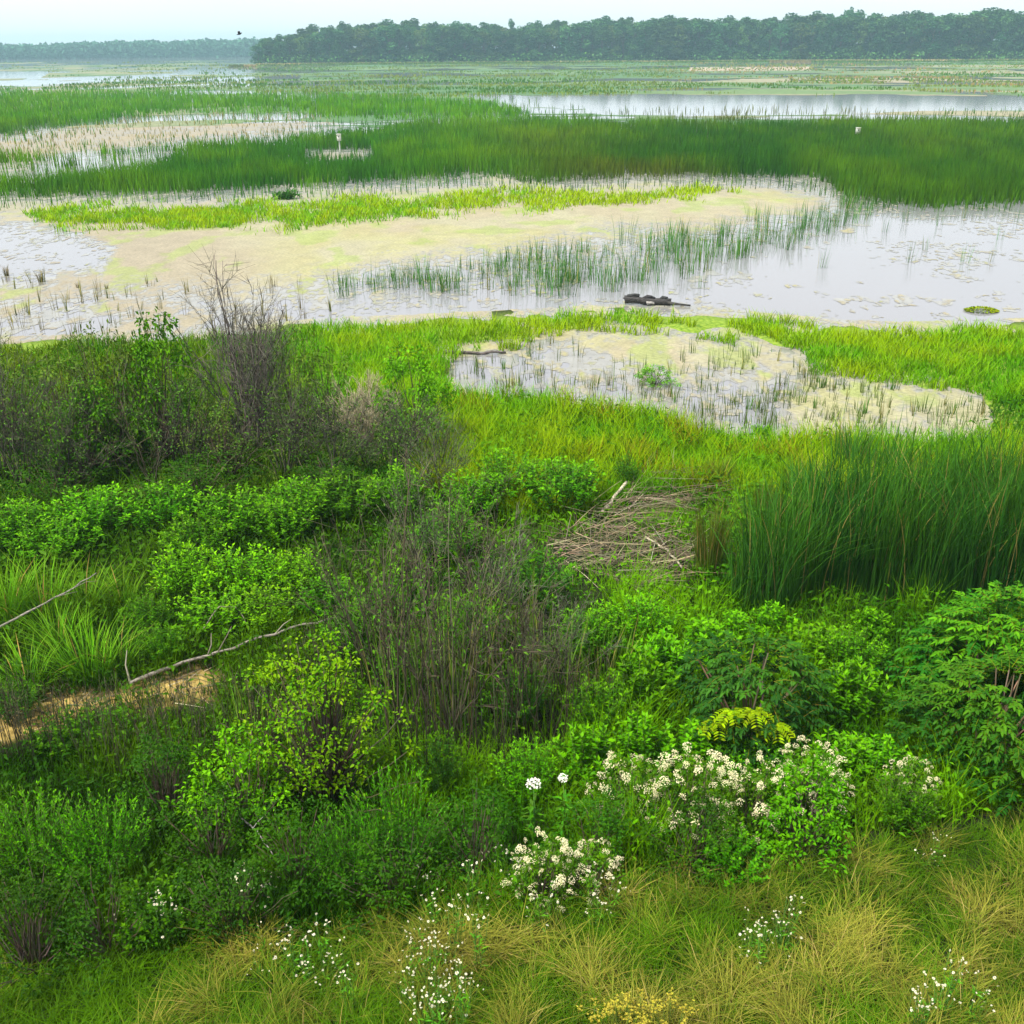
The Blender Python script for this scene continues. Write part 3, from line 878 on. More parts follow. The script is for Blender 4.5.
def make_bare(h=3.3, r=.9, n=9, col=(.072, .062, .04), sub=5, twig=4, name='bare_shrub', rb=.12, thick=.014, sparse=0, lcol=(.05, .13, .02)):
    """leafless fan of thin stems with side branches and twigs"""
    def mk():
        root = empty(name)
        PL = stems_poly(n, rb, r, h, K=7, bow=.5)
        mb = MB()
        tubes(mb, PL, rng.uniform(.7, 1.2, n) * thick, np.full(n, .003), jit(col, n, .3, .06), S=4)
        t = rng.uniform(.3, .95, (n, sub))
        P, T = along(PL, t); P = P.reshape(-1, 3); T = T.reshape(-1, 3); B = len(P)
        Ls = rng.uniform(.12, .30, B) * h * (1.15 - t.ravel() * .7)
        d = unit(T + rng.normal(0, .38, (B, 3)))
        K = 5; s = np.linspace(0, 1, K)[None, :, None]
        P2 = P[:, None] + d[:, None] * Ls[:, None, None] * s + np.array([0, 0, .12]) * Ls[:, None, None] * s ** 2
        P2[:, 1:] += rng.normal(0, .012, (B, K - 1, 3)) * h * .4
        tubes(mb, P2, np.full(B, thick * .42), np.full(B, .002), jit(col, B, .3, .06), S=3)
        t3 = rng.uniform(.25, 1, (B, twig)); P3, T3 = along(P2, t3); P3 = P3.reshape(-1, 3); T3 = T3.reshape(-1, 3); B3 = len(P3)
        L3 = rng.uniform(.04, .12, B3) * h
        d3 = unit(T3 + rng.normal(0, .45, (B3, 3)))
        PL3 = P3[:, None] + d3[:, None] * L3[:, None, None] * np.linspace(0, 1, 3)[None, :, None]
        tubes(mb, PL3, np.full(B3, .0032), np.full(B3, .0015), jit(np.array(col) * 1.1, B3, .3, .06), S=3)
        mb.obj('branchwork', M_BARK, root)
        if sparse:
            k = rng.choice(B3, min(sparse, B3 * 2), replace=sparse > B3)
            mb = MB()
            leaves(mb, P3[k] + rng.normal(0, .03, (len(k), 3)), rng.normal(0, 1, (len(k), 3)), rng.uniform(.04, .08, len(k)), rng.uniform(.018, .035, len(k)), jit(lcol, len(k), .25, .08))
            mb.obj('foliage', M_LEAF, root)
        return root
    return mk


def make_stalks(h=1.4, n=28, r=.45, col=(.055, .052, .03), name='dead_stalk_clump'):
    def mk():
        root = empty(name)
        PL = stems_poly(n, r, r * 1.25, h, K=5, bow=0)
        mb = MB(); tubes(mb, PL, rng.uniform(.005, .010, n), np.full(n, .003), jit(col, n, .35, .08), S=3)
        t = rng.uniform(.72, 1, (n, 5)); P, T = along(PL, t); P = P.reshape(-1, 3); B = len(P)
        d = unit(T.reshape(-1, 3) + rng.normal(0, .45, (B, 3)))
        PL2 = P[:, None] + d[:, None] * rng.uniform(.05, .16, (B, 1, 1)) * np.linspace(0, 1, 3)[None, :, None]
        tubes(mb, PL2, np.full(B, .004), np.full(B, .002), jit(np.array(col) * 1.2, B, .35, .08), S=3)
        mb.obj('stem', M_BARK, root)
        return root
    return mk


def make_tuft(h=.9, n=130, r=.16, w=.012, col=(.05, .16, .018), tip=(.11, .24, .03), lean=(.1, .8), droop=.1, name='sedge_tuft', dead=.04):
    def mk():
        a = rng.uniform(0, 6.283, n); q = np.sqrt(rng.uniform(0, 1, n)) * r
        P = np.stack([q * np.cos(a), q * np.sin(a), np.full(n, -.03)], -1)
        c = jit(col, n, .22, .07)
        c = np.where((rng.uniform(0, 1, n) < dead)[:, None], np.array([.17, .17, .07]), c)
        mb = MB()
        blades(mb, P, rng.uniform(.55, 1, n) * h, rng.uniform(.7, 1.2, n) * w, rng.uniform(lean[0], lean[1], n), a + rng.normal(0, .5, n), c, seg=3, droop=droop,
               tipcol=np.clip(c * np.array(tip) / np.array(col), 0, .8))
        return mb.obj(name, M_GRASS)
    return mk


def flower_cluster_mesh(n=28, r=.095, petal=(.84, .79, .52), flat=.45):
    mb = MB()
    a = rng.uniform(0, 6.283, n); q = np.sqrt(rng.uniform(0, 1, n)) * r
    P = np.stack([q * np.cos(a), q * np.sin(a), (r * r - q * q) / r * flat + rng.normal(0, .012, n)], -1)
    cs = jit(petal, n, .12, .03)
    for k in range(5):
        th = k * 1.2566 + rng.uniform(0, 6.28, n)
        d = np.stack([np.cos(th), np.sin(th), np.full(n, .25)], -1)
        leaves(mb, P, d, np.full(n, .017), np.full(n, .014), cs, droop=0)
    return mb.mesh('flower_cluster', M_PETAL)


def daisy_mesh():
    mb = MB()
    n = 12; th = np.arange(n) / n * 6.283
    d = np.stack([np.cos(th), np.sin(th), np.full(n, .12)], -1)
    leaves(mb, d * .004, d, np.full(n, .015), np.full(n, .008), jit((.74, .72, .60), n, .06, .02), droop=0, fold=.05)
    k = 8; th = np.arange(k) / k * 6.283
    V = np.concatenate([np.stack([.0055 * np.cos(th), .0055 * np.sin(th), np.full(k, .0015)], -1), np.stack([.003 * np.cos(th), .003 * np.sin(th), np.full(k, .005)], -1)])
    i = np.arange(k)
    mb.add(V, [np.stack([i, (i + 1) % k, k + (i + 1) % k, k + i], -1), (k + i)[None]], np.tile([.55, .40, .03], (2 * k, 1)))
    return mb.mesh('flower_head', M_PETAL)


FC = [flower_cluster_mesh(), flower_cluster_mesh(26, .07), flower_cluster_mesh(40, .10)]
DAISY = daisy_mesh()


def child(mesh, name, parent, loc, s=1.0, rot=(0, 0, 0)):
    o = bpy.data.objects.new(name, mesh); COL.objects.link(o); o.parent = parent
    o.location = loc; o.scale = (s, s, s); o.rotation_euler = rot
    return o


def make_blossom_bush(h=1.0, r=.7, k=26, col=(.04, .13, .018), tip=(.09, .20, .02)):
    base = make_shrub(col, tip, h=h, r=r, clumps=46, per=30, L=(.045, .08), W=.034, spread=.14, name='blossoming_bush')

    def mk():
        root = base()
        for q in range(k):
            a = rng.uniform(0, 6.283); zz = rng.uniform(.3, 1.02)
            rad = r * math.sqrt(max(1 - ((zz - .4) / .68) ** 2, .02)) * rng.uniform(.55, 1.08)
            child(FC[q % 3], 'flower_cluster', root, (rad * math.cos(a), rad * math.sin(a), zz * h + .05), rng.uniform(.42, .85),
                  (rng.normal(0, .35), rng.normal(0, .35), rng.uniform(0, 6)))
        return root
    return mk


def make_fleabane(h=.6, heads=7):
    def mk():
        root = empty('daisy_plant')
        n = heads
        PL = stems_poly(n, .03, .14, h, K=4)
        mb = MB(); tubes(mb, PL, np.full(n, .003), np.full(n, .0018), jit((.06, .13, .02), n), S=3)
        t = rng.uniform(.05, .7, (n, 6)); P, T = along(PL, t); P = P.reshape(-1, 3); N_ = len(P)
        az = rng.uniform(0, 6.283, N_)
        mb.obj('stem', M_BARK, root)
        mb = MB(); leaves(mb, P, np.stack([np.cos(az), np.sin(az), np.full(N_, .5)], -1), rng.uniform(.04, .09, N_), np.full(N_, .014), jit((.05, .14, .02), N_))
        mb.obj('foliage', M_LEAF, root)
        for q in range(n):
            e_ = PL[q, -1]
            child(DAISY, 'flower_head', root, e_, rng.uniform(.4, .8), (rng.normal(.25, .5), rng.normal(0, .3), rng.uniform(0, 6)))
            if q % 2 == 0:
                child(DAISY, 'flower_head', root, e_ + np.array([rng.normal(0, .035), rng.normal(0, .035), rng.uniform(-.05, -.01)]), rng.uniform(.4, .7), (rng.normal(.3, .4), rng.normal(0, .3), 0))
        return root
    return mk


def make_tree(h=24.0, r=6.0, lobes=30, per=95, cols=((.014, .055, .022), (.062, .13, .046)), low=.06):
    def mk():
        root = empty('broadleaf_tree')
        mb = MB()
        K = 6; t = np.linspace(0, 1, K)[None, :, None]
        tr = np.array([0, 0, h * .8])[None, None] * t + np.concatenate([np.zeros((1, 1, 3)), rng.normal(0, .25, (1, K - 1, 3))], 1)
        tubes(mb, tr, np.array([.38]), np.array([.10]), jit((.10, .085, .065), 1), S=6)
        n = lobes
        a = rng.uniform(0, 6.283, n); zz = low + (1 - low) * rng.uniform(0, 1, n)
        env = np.sqrt(np.maximum(1 - ((zz - .5) / .56) ** 2, .03))
        rad = r * env * rng.uniform(.35, .95, n)
        ctr = np.stack([rad * np.cos(a), rad * np.sin(a), zz * h * .92], -1)
        ti = np.clip(zz * .8, 0, .99)
        s0, _ = along(np.repeat(tr, n, 0), (ti * .85)[:, None])
        lb = s0 * (1 - t) + ctr[:, None] * t
        tubes(mb, lb, np.full(n, .14), np.full(n, .04), jit((.10, .085, .065), n), S=4)
        mb.obj('trunk', M_BARK, root)
        lr = rng.uniform(1.5, 2.9, n) * r / 6
        dv = unit(rng.normal(0, 1, (n, per, 3))); q = rng.uniform(.45, 1, (n, per, 1)) ** .6
        P = (ctr[:, None] + dv * q * lr[:, None, None] * np.array([1, 1, .75])).reshape(-1, 3)
        N_ = n * per
        lc = mixc(cols[0], cols[1], rng.uniform(0, 1, n))
        c = np.repeat(lc[:, None], per, 1).reshape(-1, 3) * jit((1, 1, 1), N_, .28, .05)
        mb = MB()
        leaves(mb, P - dv.reshape(-1, 3) * .3, dv.reshape(-1, 3) + rng.normal(0, .6, (N_, 3)), rng.uniform(.7, 1.5, N_), rng.uniform(.5, 1.0, N_), c)
        mb.obj('crown', M_TREE, root)
        return root
    return mk


# ================================================================== FAR WOODS
def shore_D(px_, py_):
    p_ = at(px_, py_, 0.0); return p_


TREES = Kind([make_tree(24, 6.2), make_tree(26, 5.4, 26), make_tree(22, 6.8, 34), make_tree(25, 6.0, 30, cols=((.024, .065, .024), (.045, .09, .03))),
              make_tree(23, 6.4, 32, cols=((.045, .09, .028), (.09, .14, .04))), make_tree(24, 5.2, 24)], 'tree')
SH0 = 650.0
sky_px = [250, 256, 262, 290, 330, 370, 420, 470, 520, 560, 620, 670, 740, 800, 850, 900, 960, 1024, 1300]
sky_y = [44, 41, 39, 32, 24, 21, 20, 22, 25, 20, 17, 16, 17, 14, 12, 13, 10, 9, 8]
LABT = 'rounded green broadleaf tree in the front edge of the far wood across the water'
LABT2 = 'green broadleaf tree standing behind the front row of the far wood'
cnt = 0
for row, (dd, lab) in enumerate(((0, LABT), (14, LABT2), (30, LABT2))):
    xs = 258.0 + row * 5
    while xs < 1120:
        Dd = SH0 + dd + rng.uniform(-3, 3)
        d = ray(xs, 56.0); hz = math.hypot(d[0], d[1])
        lx, ly = d[0] / hz * Dd, d[1] / hz * Dd
        ty = np.interp(xs, sky_px, sky_y) + rng.normal(0, 1.1) + (4 if row == 0 else 0)
        dt = ray(xs, ty); hh = H + dt[2] / math.hypot(dt[0], dt[1]) * math.hypot(lx, ly)
        label, grp = lab, ('front row trees of the far wood' if row == 0 else 'trees behind the front row of the far wood')
        if row == 0 and cnt == 0: label, grp = 'small dark tree at the water end tip of the far wood', None
        if cnt == 0: hh = 10.5
        s_ = hh / 24.5
        o = TREES.place((lx, ly, -.1), max(.7, s_ * rng.uniform(.85, 1.7)), s_, label, grp)
        cnt += 1
        xs += rng.uniform(8.5, 12.5) if row < 2 else rng.uniform(10, 15)
for xs, ty, lab in ((511, 20, 'slim tree rising above the dip in the skyline of the far wood'), (844, 8.5, 'tall tree poking out of the skyline of the far wood towards its high end'),):
    Dd = SH0 + 18
    d = ray(xs, 56.0); hz = math.hypot(d[0], d[1])
    dt = ray(xs, ty); hh = H + dt[2] / math.hypot(dt[0], dt[1]) * Dd
    TREES.place((d[0] / hz * Dd, d[1] / hz * Dd, -.1), .55, hh / 24.5, lab, var=1)

# low bushes along the wood's foot fused into one fringe, and the shore strip
mb = MB()
xs = rng.uniform(258, 1150, 5200); dd = rng.uniform(-9, 2, 5200)
d = ray(xs, np.full(5200, 56.0)); hz = np.hypot(d[:, 0], d[:, 1])
P = np.stack([d[:, 0] / hz * (SH0 + dd), d[:, 1] / hz * (SH0 + dd), rng.uniform(0, 1, 5200) ** 1.5 * 4.5], -1)
leaves(mb, P, rng.normal(0, 1, (5200, 3)), rng.uniform(.9, 1.8, 5200), rng.uniform(.7, 1.2, 5200), jit((.05, .10, .03), 5200, .3, .06))
tag(mb.obj('undergrowth', M_TREE), 'low bushes fringing the foot of the far wood', 'bushes', kind='stuff')
mb = MB()
n = 26000
xs = rng.uniform(255, 1200, n); dd = -rng.uniform(14, 60, n)
d = ray(xs, np.full(n, 56.0)); hz = np.hypot(d[:, 0], d[:, 1])
P = np.stack([d[:, 0] / hz * (SH0 + dd), d[:, 1] / hz * (SH0 + dd), np.zeros(n)], -1)
pale = (dd > -26)
c = np.where(pale[:, None], jit((.30, .30, .16), n, .2, .05), jit((.08, .16, .04), n, .2, .05))
tanp = (xs > 770) & (xs < 812) & (dd < -26)
c = np.where(tanp[:, None], jit((.20, .19, .10), n, .15, .04), c)
kp = pale | tanp | (fbm(P[:, 0] * .02, P[:, 1] * .05, 3, 401) > .5)
P, c = P[kp], c[kp]; n = len(P)
blades(mb, P, rng.uniform(.4, 1.0, n), np.full(n, .7), rng.uniform(0, .5, n), rng.uniform(0, 6.28, n), c)
tag(mb.obj('reeds', M_GRASS), 'pale fringe of reeds along the shore below the far wood', 'reeds', kind='stuff')

# far blue wood on the left horizon: one mass
mb = MB()
n = 60000
xs = rng.uniform(-420, 330, n); D_ = 1300 + rng.uniform(0, 90, n)
d = ray(xs, np.full(n, 54.0)); hz = np.hypot(d[:, 0], d[:, 1])
lx, ly = d[:, 0] / hz * D_, d[:, 1] / hz * D_
lobn = fbm(xs * .09, D_ * .03, 3, 411)
hh = np.interp(xs, [-420, 0, 60, 130, 200, 255, 330], [11, 12, 13, 15, 16, 16.5, 16]) * (.78 + .42 * lobn)
P = np.stack([lx, ly, hh * rng.uniform(0, 1, n)], -1)
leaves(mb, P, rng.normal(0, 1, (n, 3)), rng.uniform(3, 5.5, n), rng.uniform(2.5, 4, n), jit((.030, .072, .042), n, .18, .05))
tag(mb.obj('woods', M_TREE), 'hazy blue line of distant woods along the left horizon', 'woods', kind='stuff')
# low spit in front of it
mb = MB()
n = 900
xs = rng.uniform(228, 256, n); D_ = 560 + rng.uniform(-4, 4, n)
d = ray(xs, np.full(n, 60.0)); hz = np.hypot(d[:, 0], d[:, 1])
P = np.stack([d[:, 0] / hz * D_, d[:, 1] / hz * D_, rng.uniform(0, .7, n)], -1)
c = np.where((xs > 243)[:, None], jit((.22, .21, .14), n, .15, .03), jit((.07, .10, .04), n, .2, .05))
leaves(mb, P, rng.normal(0, 1, (n, 3)), rng.uniform(.5, 1.2, n), rng.uniform(.4, .8, n), c)
tag(mb.obj('spit_grass', M_GRASS), 'low dark and tan spit of marsh at the tip of the far wood', 'spit', kind='stuff')


# ================================================================== SMALL THINGS IN THE MARSH
def box_mesh(mb, x0, x1, y0, y1, z0, z1, c):
    V = [(x0, y0, z0), (x1, y0, z0), (x1, y1, z0), (x0, y1, z0), (x0, y0, z1), (x1, y0, z1), (x1, y1, z1), (x0, y1, z1)]
    mb.add(V, [np.array([[0, 3, 2, 1], [4, 5, 6, 7], [0, 1, 5, 4], [1, 2, 6, 5], [2, 3, 7, 6], [3, 0, 4, 7]])], np.tile(c, (8, 1)))


def nest_box(px_, pb, pt, label):
    p_ = at(px_, pb, 0.0); hh = top_height(px_, pb, pt, 0)
    root = empty('nest_box'); root.location = (p_[0], p_[1], 0)
    mb = MB(); tubes(mb, np.array([[[0, 0, -.4], [0, 0, hh * .5], [0, 0, hh - .35]]]), np.array([.06]), np.array([.05]), jit((.45, .47, .42), 1, 0, 0), S=8); mb.obj('post', M_BARK, root)
    mb = MB(); box_mesh(mb, -.15, .15, -.17, .17, hh - .52, hh - .03, (.78, .80, .78)); o = mb.obj('box', M_PETAL, root)
    mb = MB(); box_mesh(mb, -.18, .18, -.24, .2, hh - .027, hh + .01, (.70, .72, .70)); mb.obj('lid', M_PETAL, o)
    mb = MB(); th = np.arange(10) / 10 * 6.283
    mb.add(np.stack([.05 * np.cos(th), np.full(10, -.174), hh - .2 + .05 * np.sin(th)], -1), [np.arange(10)[None]], np.tile((.02, .02, .02), (10, 1))); mb.obj('entrance_hole', M_BARK, o)
    tag(root, label, 'nest box')


nest_box(340, 152, 134, 'white nest box on a post by the small tan islet in the reeds')
nest_box(856.5, 142, 127.5, 'white nest box on a post among the reeds on the right side')

# flying bird over the far woods
def bird():
    root = empty('bird')
    d = ray(239.5, 34.0); Dd = 105.0; t = Dd / math.hypot(d[0], d[1])
    root.location = (d[0] * t, d[1] * t, H + d[2] * t); root.rotation_euler = (0, -.25, .3)
    mb = MB()
    PLb = np.array([[[-.26, 0, 0], [-.16, 0, .01], [0, 0, .0], [.12, 0, .01], [.19, 0, .04], [.25, 0, .05]]])
    rr = np.array([.012, .05, .075, .06, .04, .008])
    S = 8; ang = np.arange(S) / S * 6.283
    V = np.stack([np.repeat(PLb[0, :, 0], S), np.tile(np.cos(ang), 6) * np.repeat(rr, S), np.tile(np.sin(ang), 6) * np.repeat(rr, S) + np.repeat(PLb[0, :, 2], S)], -1)
    i = np.arange(6 * S).reshape(6, S)
    q = np.stack([i[:-1], np.roll(i, -1, 1)[:-1], np.roll(i, -1, 1)[1:], i[1:]], -1).reshape(-1, 4)
    # tail fan
    mb.add(V, [q, i[0][None, ::-1], i[-1][None]], np.tile((.03, .03, .035), (6 * S, 1)))
    mb.add([(-.22, -.02, .01), (-.22, .02, .01), (-.42, .06, 0), (-.42, -.06, 0), (-.22, 0, .02)], [np.array([[0, 1, 2, 3]]), np.array([[0, 3, 4], [1, 4, 2], [3, 2, 4]])], np.tile((.03, .03, .035), (5, 1)))
    body = mb.obj('body', M_BARK, root, smooth=True)
    for s in (-1, 1):
        mb = MB()
        V = [(.10, s * .04, .04), (-.10, s * .04, .03), (-.10, s * .26, .16), (.10, s * .28, .17), (.02, s * .58, .24), (-.08, s * .50, .22),
             (.10, s * .04, .055), (-.10, s * .04, .036), (-.10, s * .26, .166), (.10, s * .28, .185), (.02, s * .58, .243), (-.08, s * .50, .223)]
        mb.add(V, [np.array([[0, 1, 2, 3], [3, 2, 5, 4], [6, 9, 8, 7], [9, 10, 11, 8], [0, 3, 9, 6], [3, 4, 10, 9], [4, 5, 11, 10], [5, 2, 8, 11], [2, 1, 7, 8]])], np.tile((.03, .03, .035), (12, 1)))
        mb.obj('wing', M_BARK, root)
    tag(root, 'dark bird flying low above the distant blue woods', 'bird')


bird()


def log(points, r0, r1, col, name, label, cat='log', stubs=(), lift=0.0, S=8, bend=.03):
    """points: list of (px,py,extra z) pixel anchors laid on the ground"""
    W = []
    for (a, b, z) in points:
        g = ground_at(a, b); W.append((g[0], g[1], g[2] + z))
    W = np.array(W)
    K = max(8, 3 * len(W)); tk = np.linspace(0, len(W) - 1, K); i = np.minimum(tk.astype(int), len(W) - 2); f = (tk - i)[:, None]
    PLl = W[i] * (1 - f) + W[i + 1] * f
    org = PLl[0].copy(); PLl = PLl - org
    PLl[1:-1] += rng.normal(0, bend * r0 / .05, (K - 2, 3)) * np.array([1, 1, .6])
    root = empty(name); root.location = org
    mb = MB(); tubes(mb, PLl[None], np.array([r0]), np.array([r1]), jit(col, 1, .1, .03), S=S)
    V = mb.v[0]; V += rng.normal(0, r0 * .09, V.shape)
    mb.obj('stem', M_WOOD, root, smooth=True)
    for (t, dx, dy, dz, rr) in stubs:
        k = int(t * (K - 1)); b = PLl[k]
        e_ = b + np.array([dx, dy, dz]); mid = (b + e_) / 2 + rng.normal(0, .06, 3) * np.linalg.norm([dx, dy, dz])
        m2 = MB(); tubes(m2, np.array([[b, mid, e_]]), np.array([rr]), np.array([rr * .35]), jit(col, 1, .15, .03), S=5)
        m2.obj('branch', M_BARK, root)
    return tag(root, label, cat)


# the dark driftwood on the shore of the open water
def driftwood():
    root = empty('driftwood')
    g = at(648, 305, 0.0); root.location = (g[0], g[1], 0.02)
    s = np.hypot(g[0], g[1]) / 1024 * .97
    def seg(pts, r0, r1, name, c):
        mb = MB(); A = np.array(pts, float)[None] * s
        tubes(mb, A, np.array([r0 * s]), np.array([r1 * s]), jit(c, 1, .1, .02), S=8)
        mb.v[0] += rng.normal(0, r0 * s * .12, mb.v[0].shape)
        mb.obj(name, M_WOOD, root, smooth=True)
    seg([(-24, 4, 4), (-14, 3, 4), (-4, 1, 3), (6, 0, 3), (16, -2, 3), (23, -3, 3)], 4.0, 3.4, 'trunk', (.045, .042, .040))
    seg([(16, -2, 3), (24, -6, 2), (32, -8, 1.5), (42, -10, 1)], 2.0, .8, 'branch', (.05, .045, .04))
    seg([(-24, 4, 4), (-20, 4, 8), (-14, 4, 9), (-9, 3, 8)], 2.6, 1.4, 'branch', (.03, .03, .03))
    seg([(-6, 2, 4), (-1, 2, 7), (3, 1, 7.5), (7, 0, 6)], 2.4, 1.3, 'branch', (.03, .03, .032))
    seg([(12, -1, 4), (15, -1, 7), (18, -2, 7), (20, -2, 4)], 2.6, 1.8, 'branch', (.02, .02, .022))
    seg([(-2, -3, 1.5), (2, -3, 2.5), (6, -4, 2)], 1.8, 1.2, 'branch', (.30, .29, .28))
    tag(root, 'dark waterlogged driftwood log lying on the bank of the open water', 'driftwood')


driftwood()
log([(443, 354, .05), (475, 355, .05), (506, 354, .04)], .05, .03, (.10, .085, .075), 'fallen_log', 'thin grey log lying at the left edge of the small pond')
log([(132, 692, .14), (165, 680, .17), (205, 669, .2), (250, 657, .24), (300, 643, .28), (345, 634, .28)], .028, .013, (.24, .21, .17), 'fallen_branch',
    'long pale fallen branch with a curled twig above the tan bare patch', 'branch', stubs=((.0, -.05, .2, .38, .016), (.42, .06, .1, .3, .012), (.5, .2, .1, .34, .01), (.75, .25, .1, .2, .01)))
log([(0, 656, .42), (40, 640, .5), (75, 626, .58), (104, 612, .66)], .016, .007, (.22, .20, .17), 'fallen_branch', 'thin pale dead branch slanting out of the weeds at the left edge', 'branch',
    stubs=((.6, .3, .1, .04, .006), (.75, .35, .1, .06, .005)))
log([(598, 524, .12), (612, 511, .25), (626, 499, .34)], .035, .028, (.42, .36, .27), 'stick', 'short thick pale stick lying on the dead reeds', 'stick')
log([(645, 548, .2), (665, 562, .22), (682, 578, .16)], .024, .014, (.36, .31, .24), 'stick', 'pale stick lying across the lower edge of the dead reeds', 'stick', stubs=((.4, .2, .12, .08, .01),))
log([(205, 645, .25), (222, 634, .45), (240, 632, .42), (252, 642, .2)], .010, .006, (.20, .18, .13), 'arched_twig', 'thin arched dead twig behind the long pale fallen branch', 'twig')
log([(246, 845, .35), (262, 862, .4), (276, 878, .3)], .009, .005, (.34, .31, .28), 'dead_twig', 'forked pale dead twig in the dark bushes above the white flowers', 'twig', stubs=((.4, .1, .05, .1, .005),))

# ---- reed tufts standing in the water
def rt(h, n, r, dead=.1, col=(.04, .11, .035)):
    return make_tuft(h=h, n=n, r=r, w=.02, col=col, tip=tuple(np.array(col) * 1.35), lean=(.02, .25), droop=.02, name='reed_tuft', dead=dead)


EMERG = []


def emergent(a, b, n, r, h, col):
    g = at(a, b, 0)
    EMERG.append((g, n, r, h, col))


RTUFT = Kind([rt(1.25, 16, .28, col=(.045, .13, .03)), rt(1.05, 10, .35, col=(.045, .13, .03)), rt(1.3, 22, .40), rt(.9, 9, .25), rt(1.1, 14, .5, col=(.05, .14, .03))], 'reed tuft')
ROW = [(322, 288), (390, 274), (470, 264), (560, 252), (660, 238), (740, 222), (800, 210), (850, 198), (890, 203), (850, 226), (790, 250), (710, 270), (650, 288), (560, 298), (450, 294), (380, 296), (330, 298)]
cnt = 0
while cnt < 290:
    a, b = rng.uniform(320, 895), rng.uniform(195, 300)
    if sdf(ROW, np.array([a]), np.array([b]))[0] < 0: continue
    if vnoise(np.array([a * .03]), np.array([b * .08]), 77)[0] < .16: continue
    g = at(a, b, 0)
    s_ = rng.uniform(.6, 1.1) * np.interp(a, [330, 560, 700, 860], [.75, 1.0, 1.15, 1.0])
    if s_ < .82:
        emergent(a, b, 12, .35, 1.1 * s_, (.04, .11, .035)); cnt += 1; continue
    RTUFT.place((g[0], g[1], -.02), s_ * 1.1, s_, 'thin upright green reed tuft in the slanting row beside the cream mat', 'reed tufts in the slanting row', tilt=.06)
    cnt += 1
for (a, b, s_) in ((752, 250, 1.1), (822, 268, .8), (910, 262, 1.2), (966, 262, .9), (925, 250, .7), (1000, 240, .8), (885, 232, .7), (850, 238, .6), (700, 288, .7), (990, 262, .6), (940, 226, .9),
                   (905, 222, .8), (1016, 222, .9), (870, 215, .9), (963, 218, .7)):
    g = at(a, b, 0)
    RTUFT.place((g[0], g[1], -.02), s_ * .7, s_, 'lone reed tuft in the open water right of the slanting row', 'lone reed tufts in the open water', tilt=.08)
STEM = Kind([rt(.75, 6, .03, .5, (.07, .09, .045)), rt(.6, 8, .04, .4, (.06, .09, .04)), rt(.85, 5, .03, .6, (.09, .09, .05)), rt(.55, 12, .06, .1, (.05, .12, .03))], 'reed tuft')
cnt = 0
while cnt < 330:
    a, b = rng.uniform(450, 990), rng.uniform(342, 438)
    if sdf(POND, np.array([a]), np.array([b]))[0] < 3: continue
    if b < 360 and a > 560 and rng.uniform() < .75: continue
    if vnoise(np.array([a * .03]), np.array([b * .06]), 78)[0] < .3: continue
    g = at(a, b, 0)
    s_ = rng.uniform(.45, 1.0)
    if cnt > 60:
        emergent(a, b, 7, .18, .65 * s_, (.06, .10, .035)); cnt += 1; continue
    STEM.place((g[0], g[1], -.02), s_, s_, 'short sparse reed tuft standing in the shallow small pond', 'reed tufts in the small pond', tilt=.1, var=int(rng.choice([0, 1, 2, 3], p=[.25, .25, .2, .3])))
    cnt += 1
cnt = 0
while cnt < 90:
    a, b = rng.uniform(-60, 335), rng.uniform(282, 342)
    g = at(a, b, 0); s_ = rng.uniform(.6, 1.25)
    if cnt > 36:
        emergent(a, b, 6, .15, .75 * s_, (.09, .09, .045)); cnt += 1; continue
    STEM.place((g[0], g[1], -.02), s_, s_, 'thin dead reed stalks standing in the water behind the left shrubs', 'dead reed stalks behind the left shrubs', tilt=.12, var=int(rng.choice([0, 1, 2])))
    cnt += 1
mb = MB()
for g, n, r, h, col in EMERG:
    a = rng.uniform(0, 6.283, n); q = np.sqrt(rng.uniform(0, 1, n)) * r
    P = np.stack([g[0] + q * np.cos(a), g[1] + q * np.sin(a), np.full(n, -.03)], -1)
    c = jit(col, n, .3, .07); blades(mb, P, rng.uniform(.5, 1, n) * h, np.full(n, .018), rng.uniform(.02, .35, n), a, c, seg=2, tipcol=c * 1.3)
tag(mb.obj('emergent_reeds', M_GRASS), 'sparse thin reeds standing in the shallow water between the larger tufts', 'reeds', kind='stuff')
DARKT = Kind([make_tuft(.6, 40, .1, .02, (.06, .07, .03), (.10, .09, .04), (.05, .5), .05, 'reed_tuft', .3)], 'reed tuft')
for a, b, s_, lab in ((41, 282, .95, 'dark brown reed stump alone on the tan mat at the left edge'), (107, 289, .45, 'tiny dark tuft on the tan mat right of the dark brown stump'),
                      (78, 288, .5, 'small dark sprig between the brown stump and the tiny dark tuft'), (7, 276, .9, 'thin dark sprig in the lavender water at the left edge')):
    g = at(a, b, 0); DARKT.place((g[0], g[1], -.02), s_, s_, lab)
g = at(981, 311, 0.0)
mb = MB()
n = 500; a = rng.uniform(0, 6.283, n); q = np.sqrt(rng.uniform(0, 1, n))
P = np.stack([q * .5 * np.cos(a), q * .35 * np.sin(a), .01 + .12 * (1 - q ** 2) * rng.uniform(.3, 1, n)], -1)
leaves(mb, P, np.stack([np.cos(a), np.sin(a), np.full(n, .3)], -1), rng.uniform(.06, .12, n), rng.uniform(.04, .07, n), jit((.16, .24, .03), n))
o = mb.obj('water_plant', M_LEAF); o.location = (g[0], g[1], 0)
tag(o, 'low round lime green clump floating alone in the open water', 'water plant')
g = at(285, 199, 0.0)
mb = MB(); n = 260
P = np.stack([rng.normal(0, .3, n), rng.normal(0, .2, n), rng.uniform(0, .25, n)], -1)
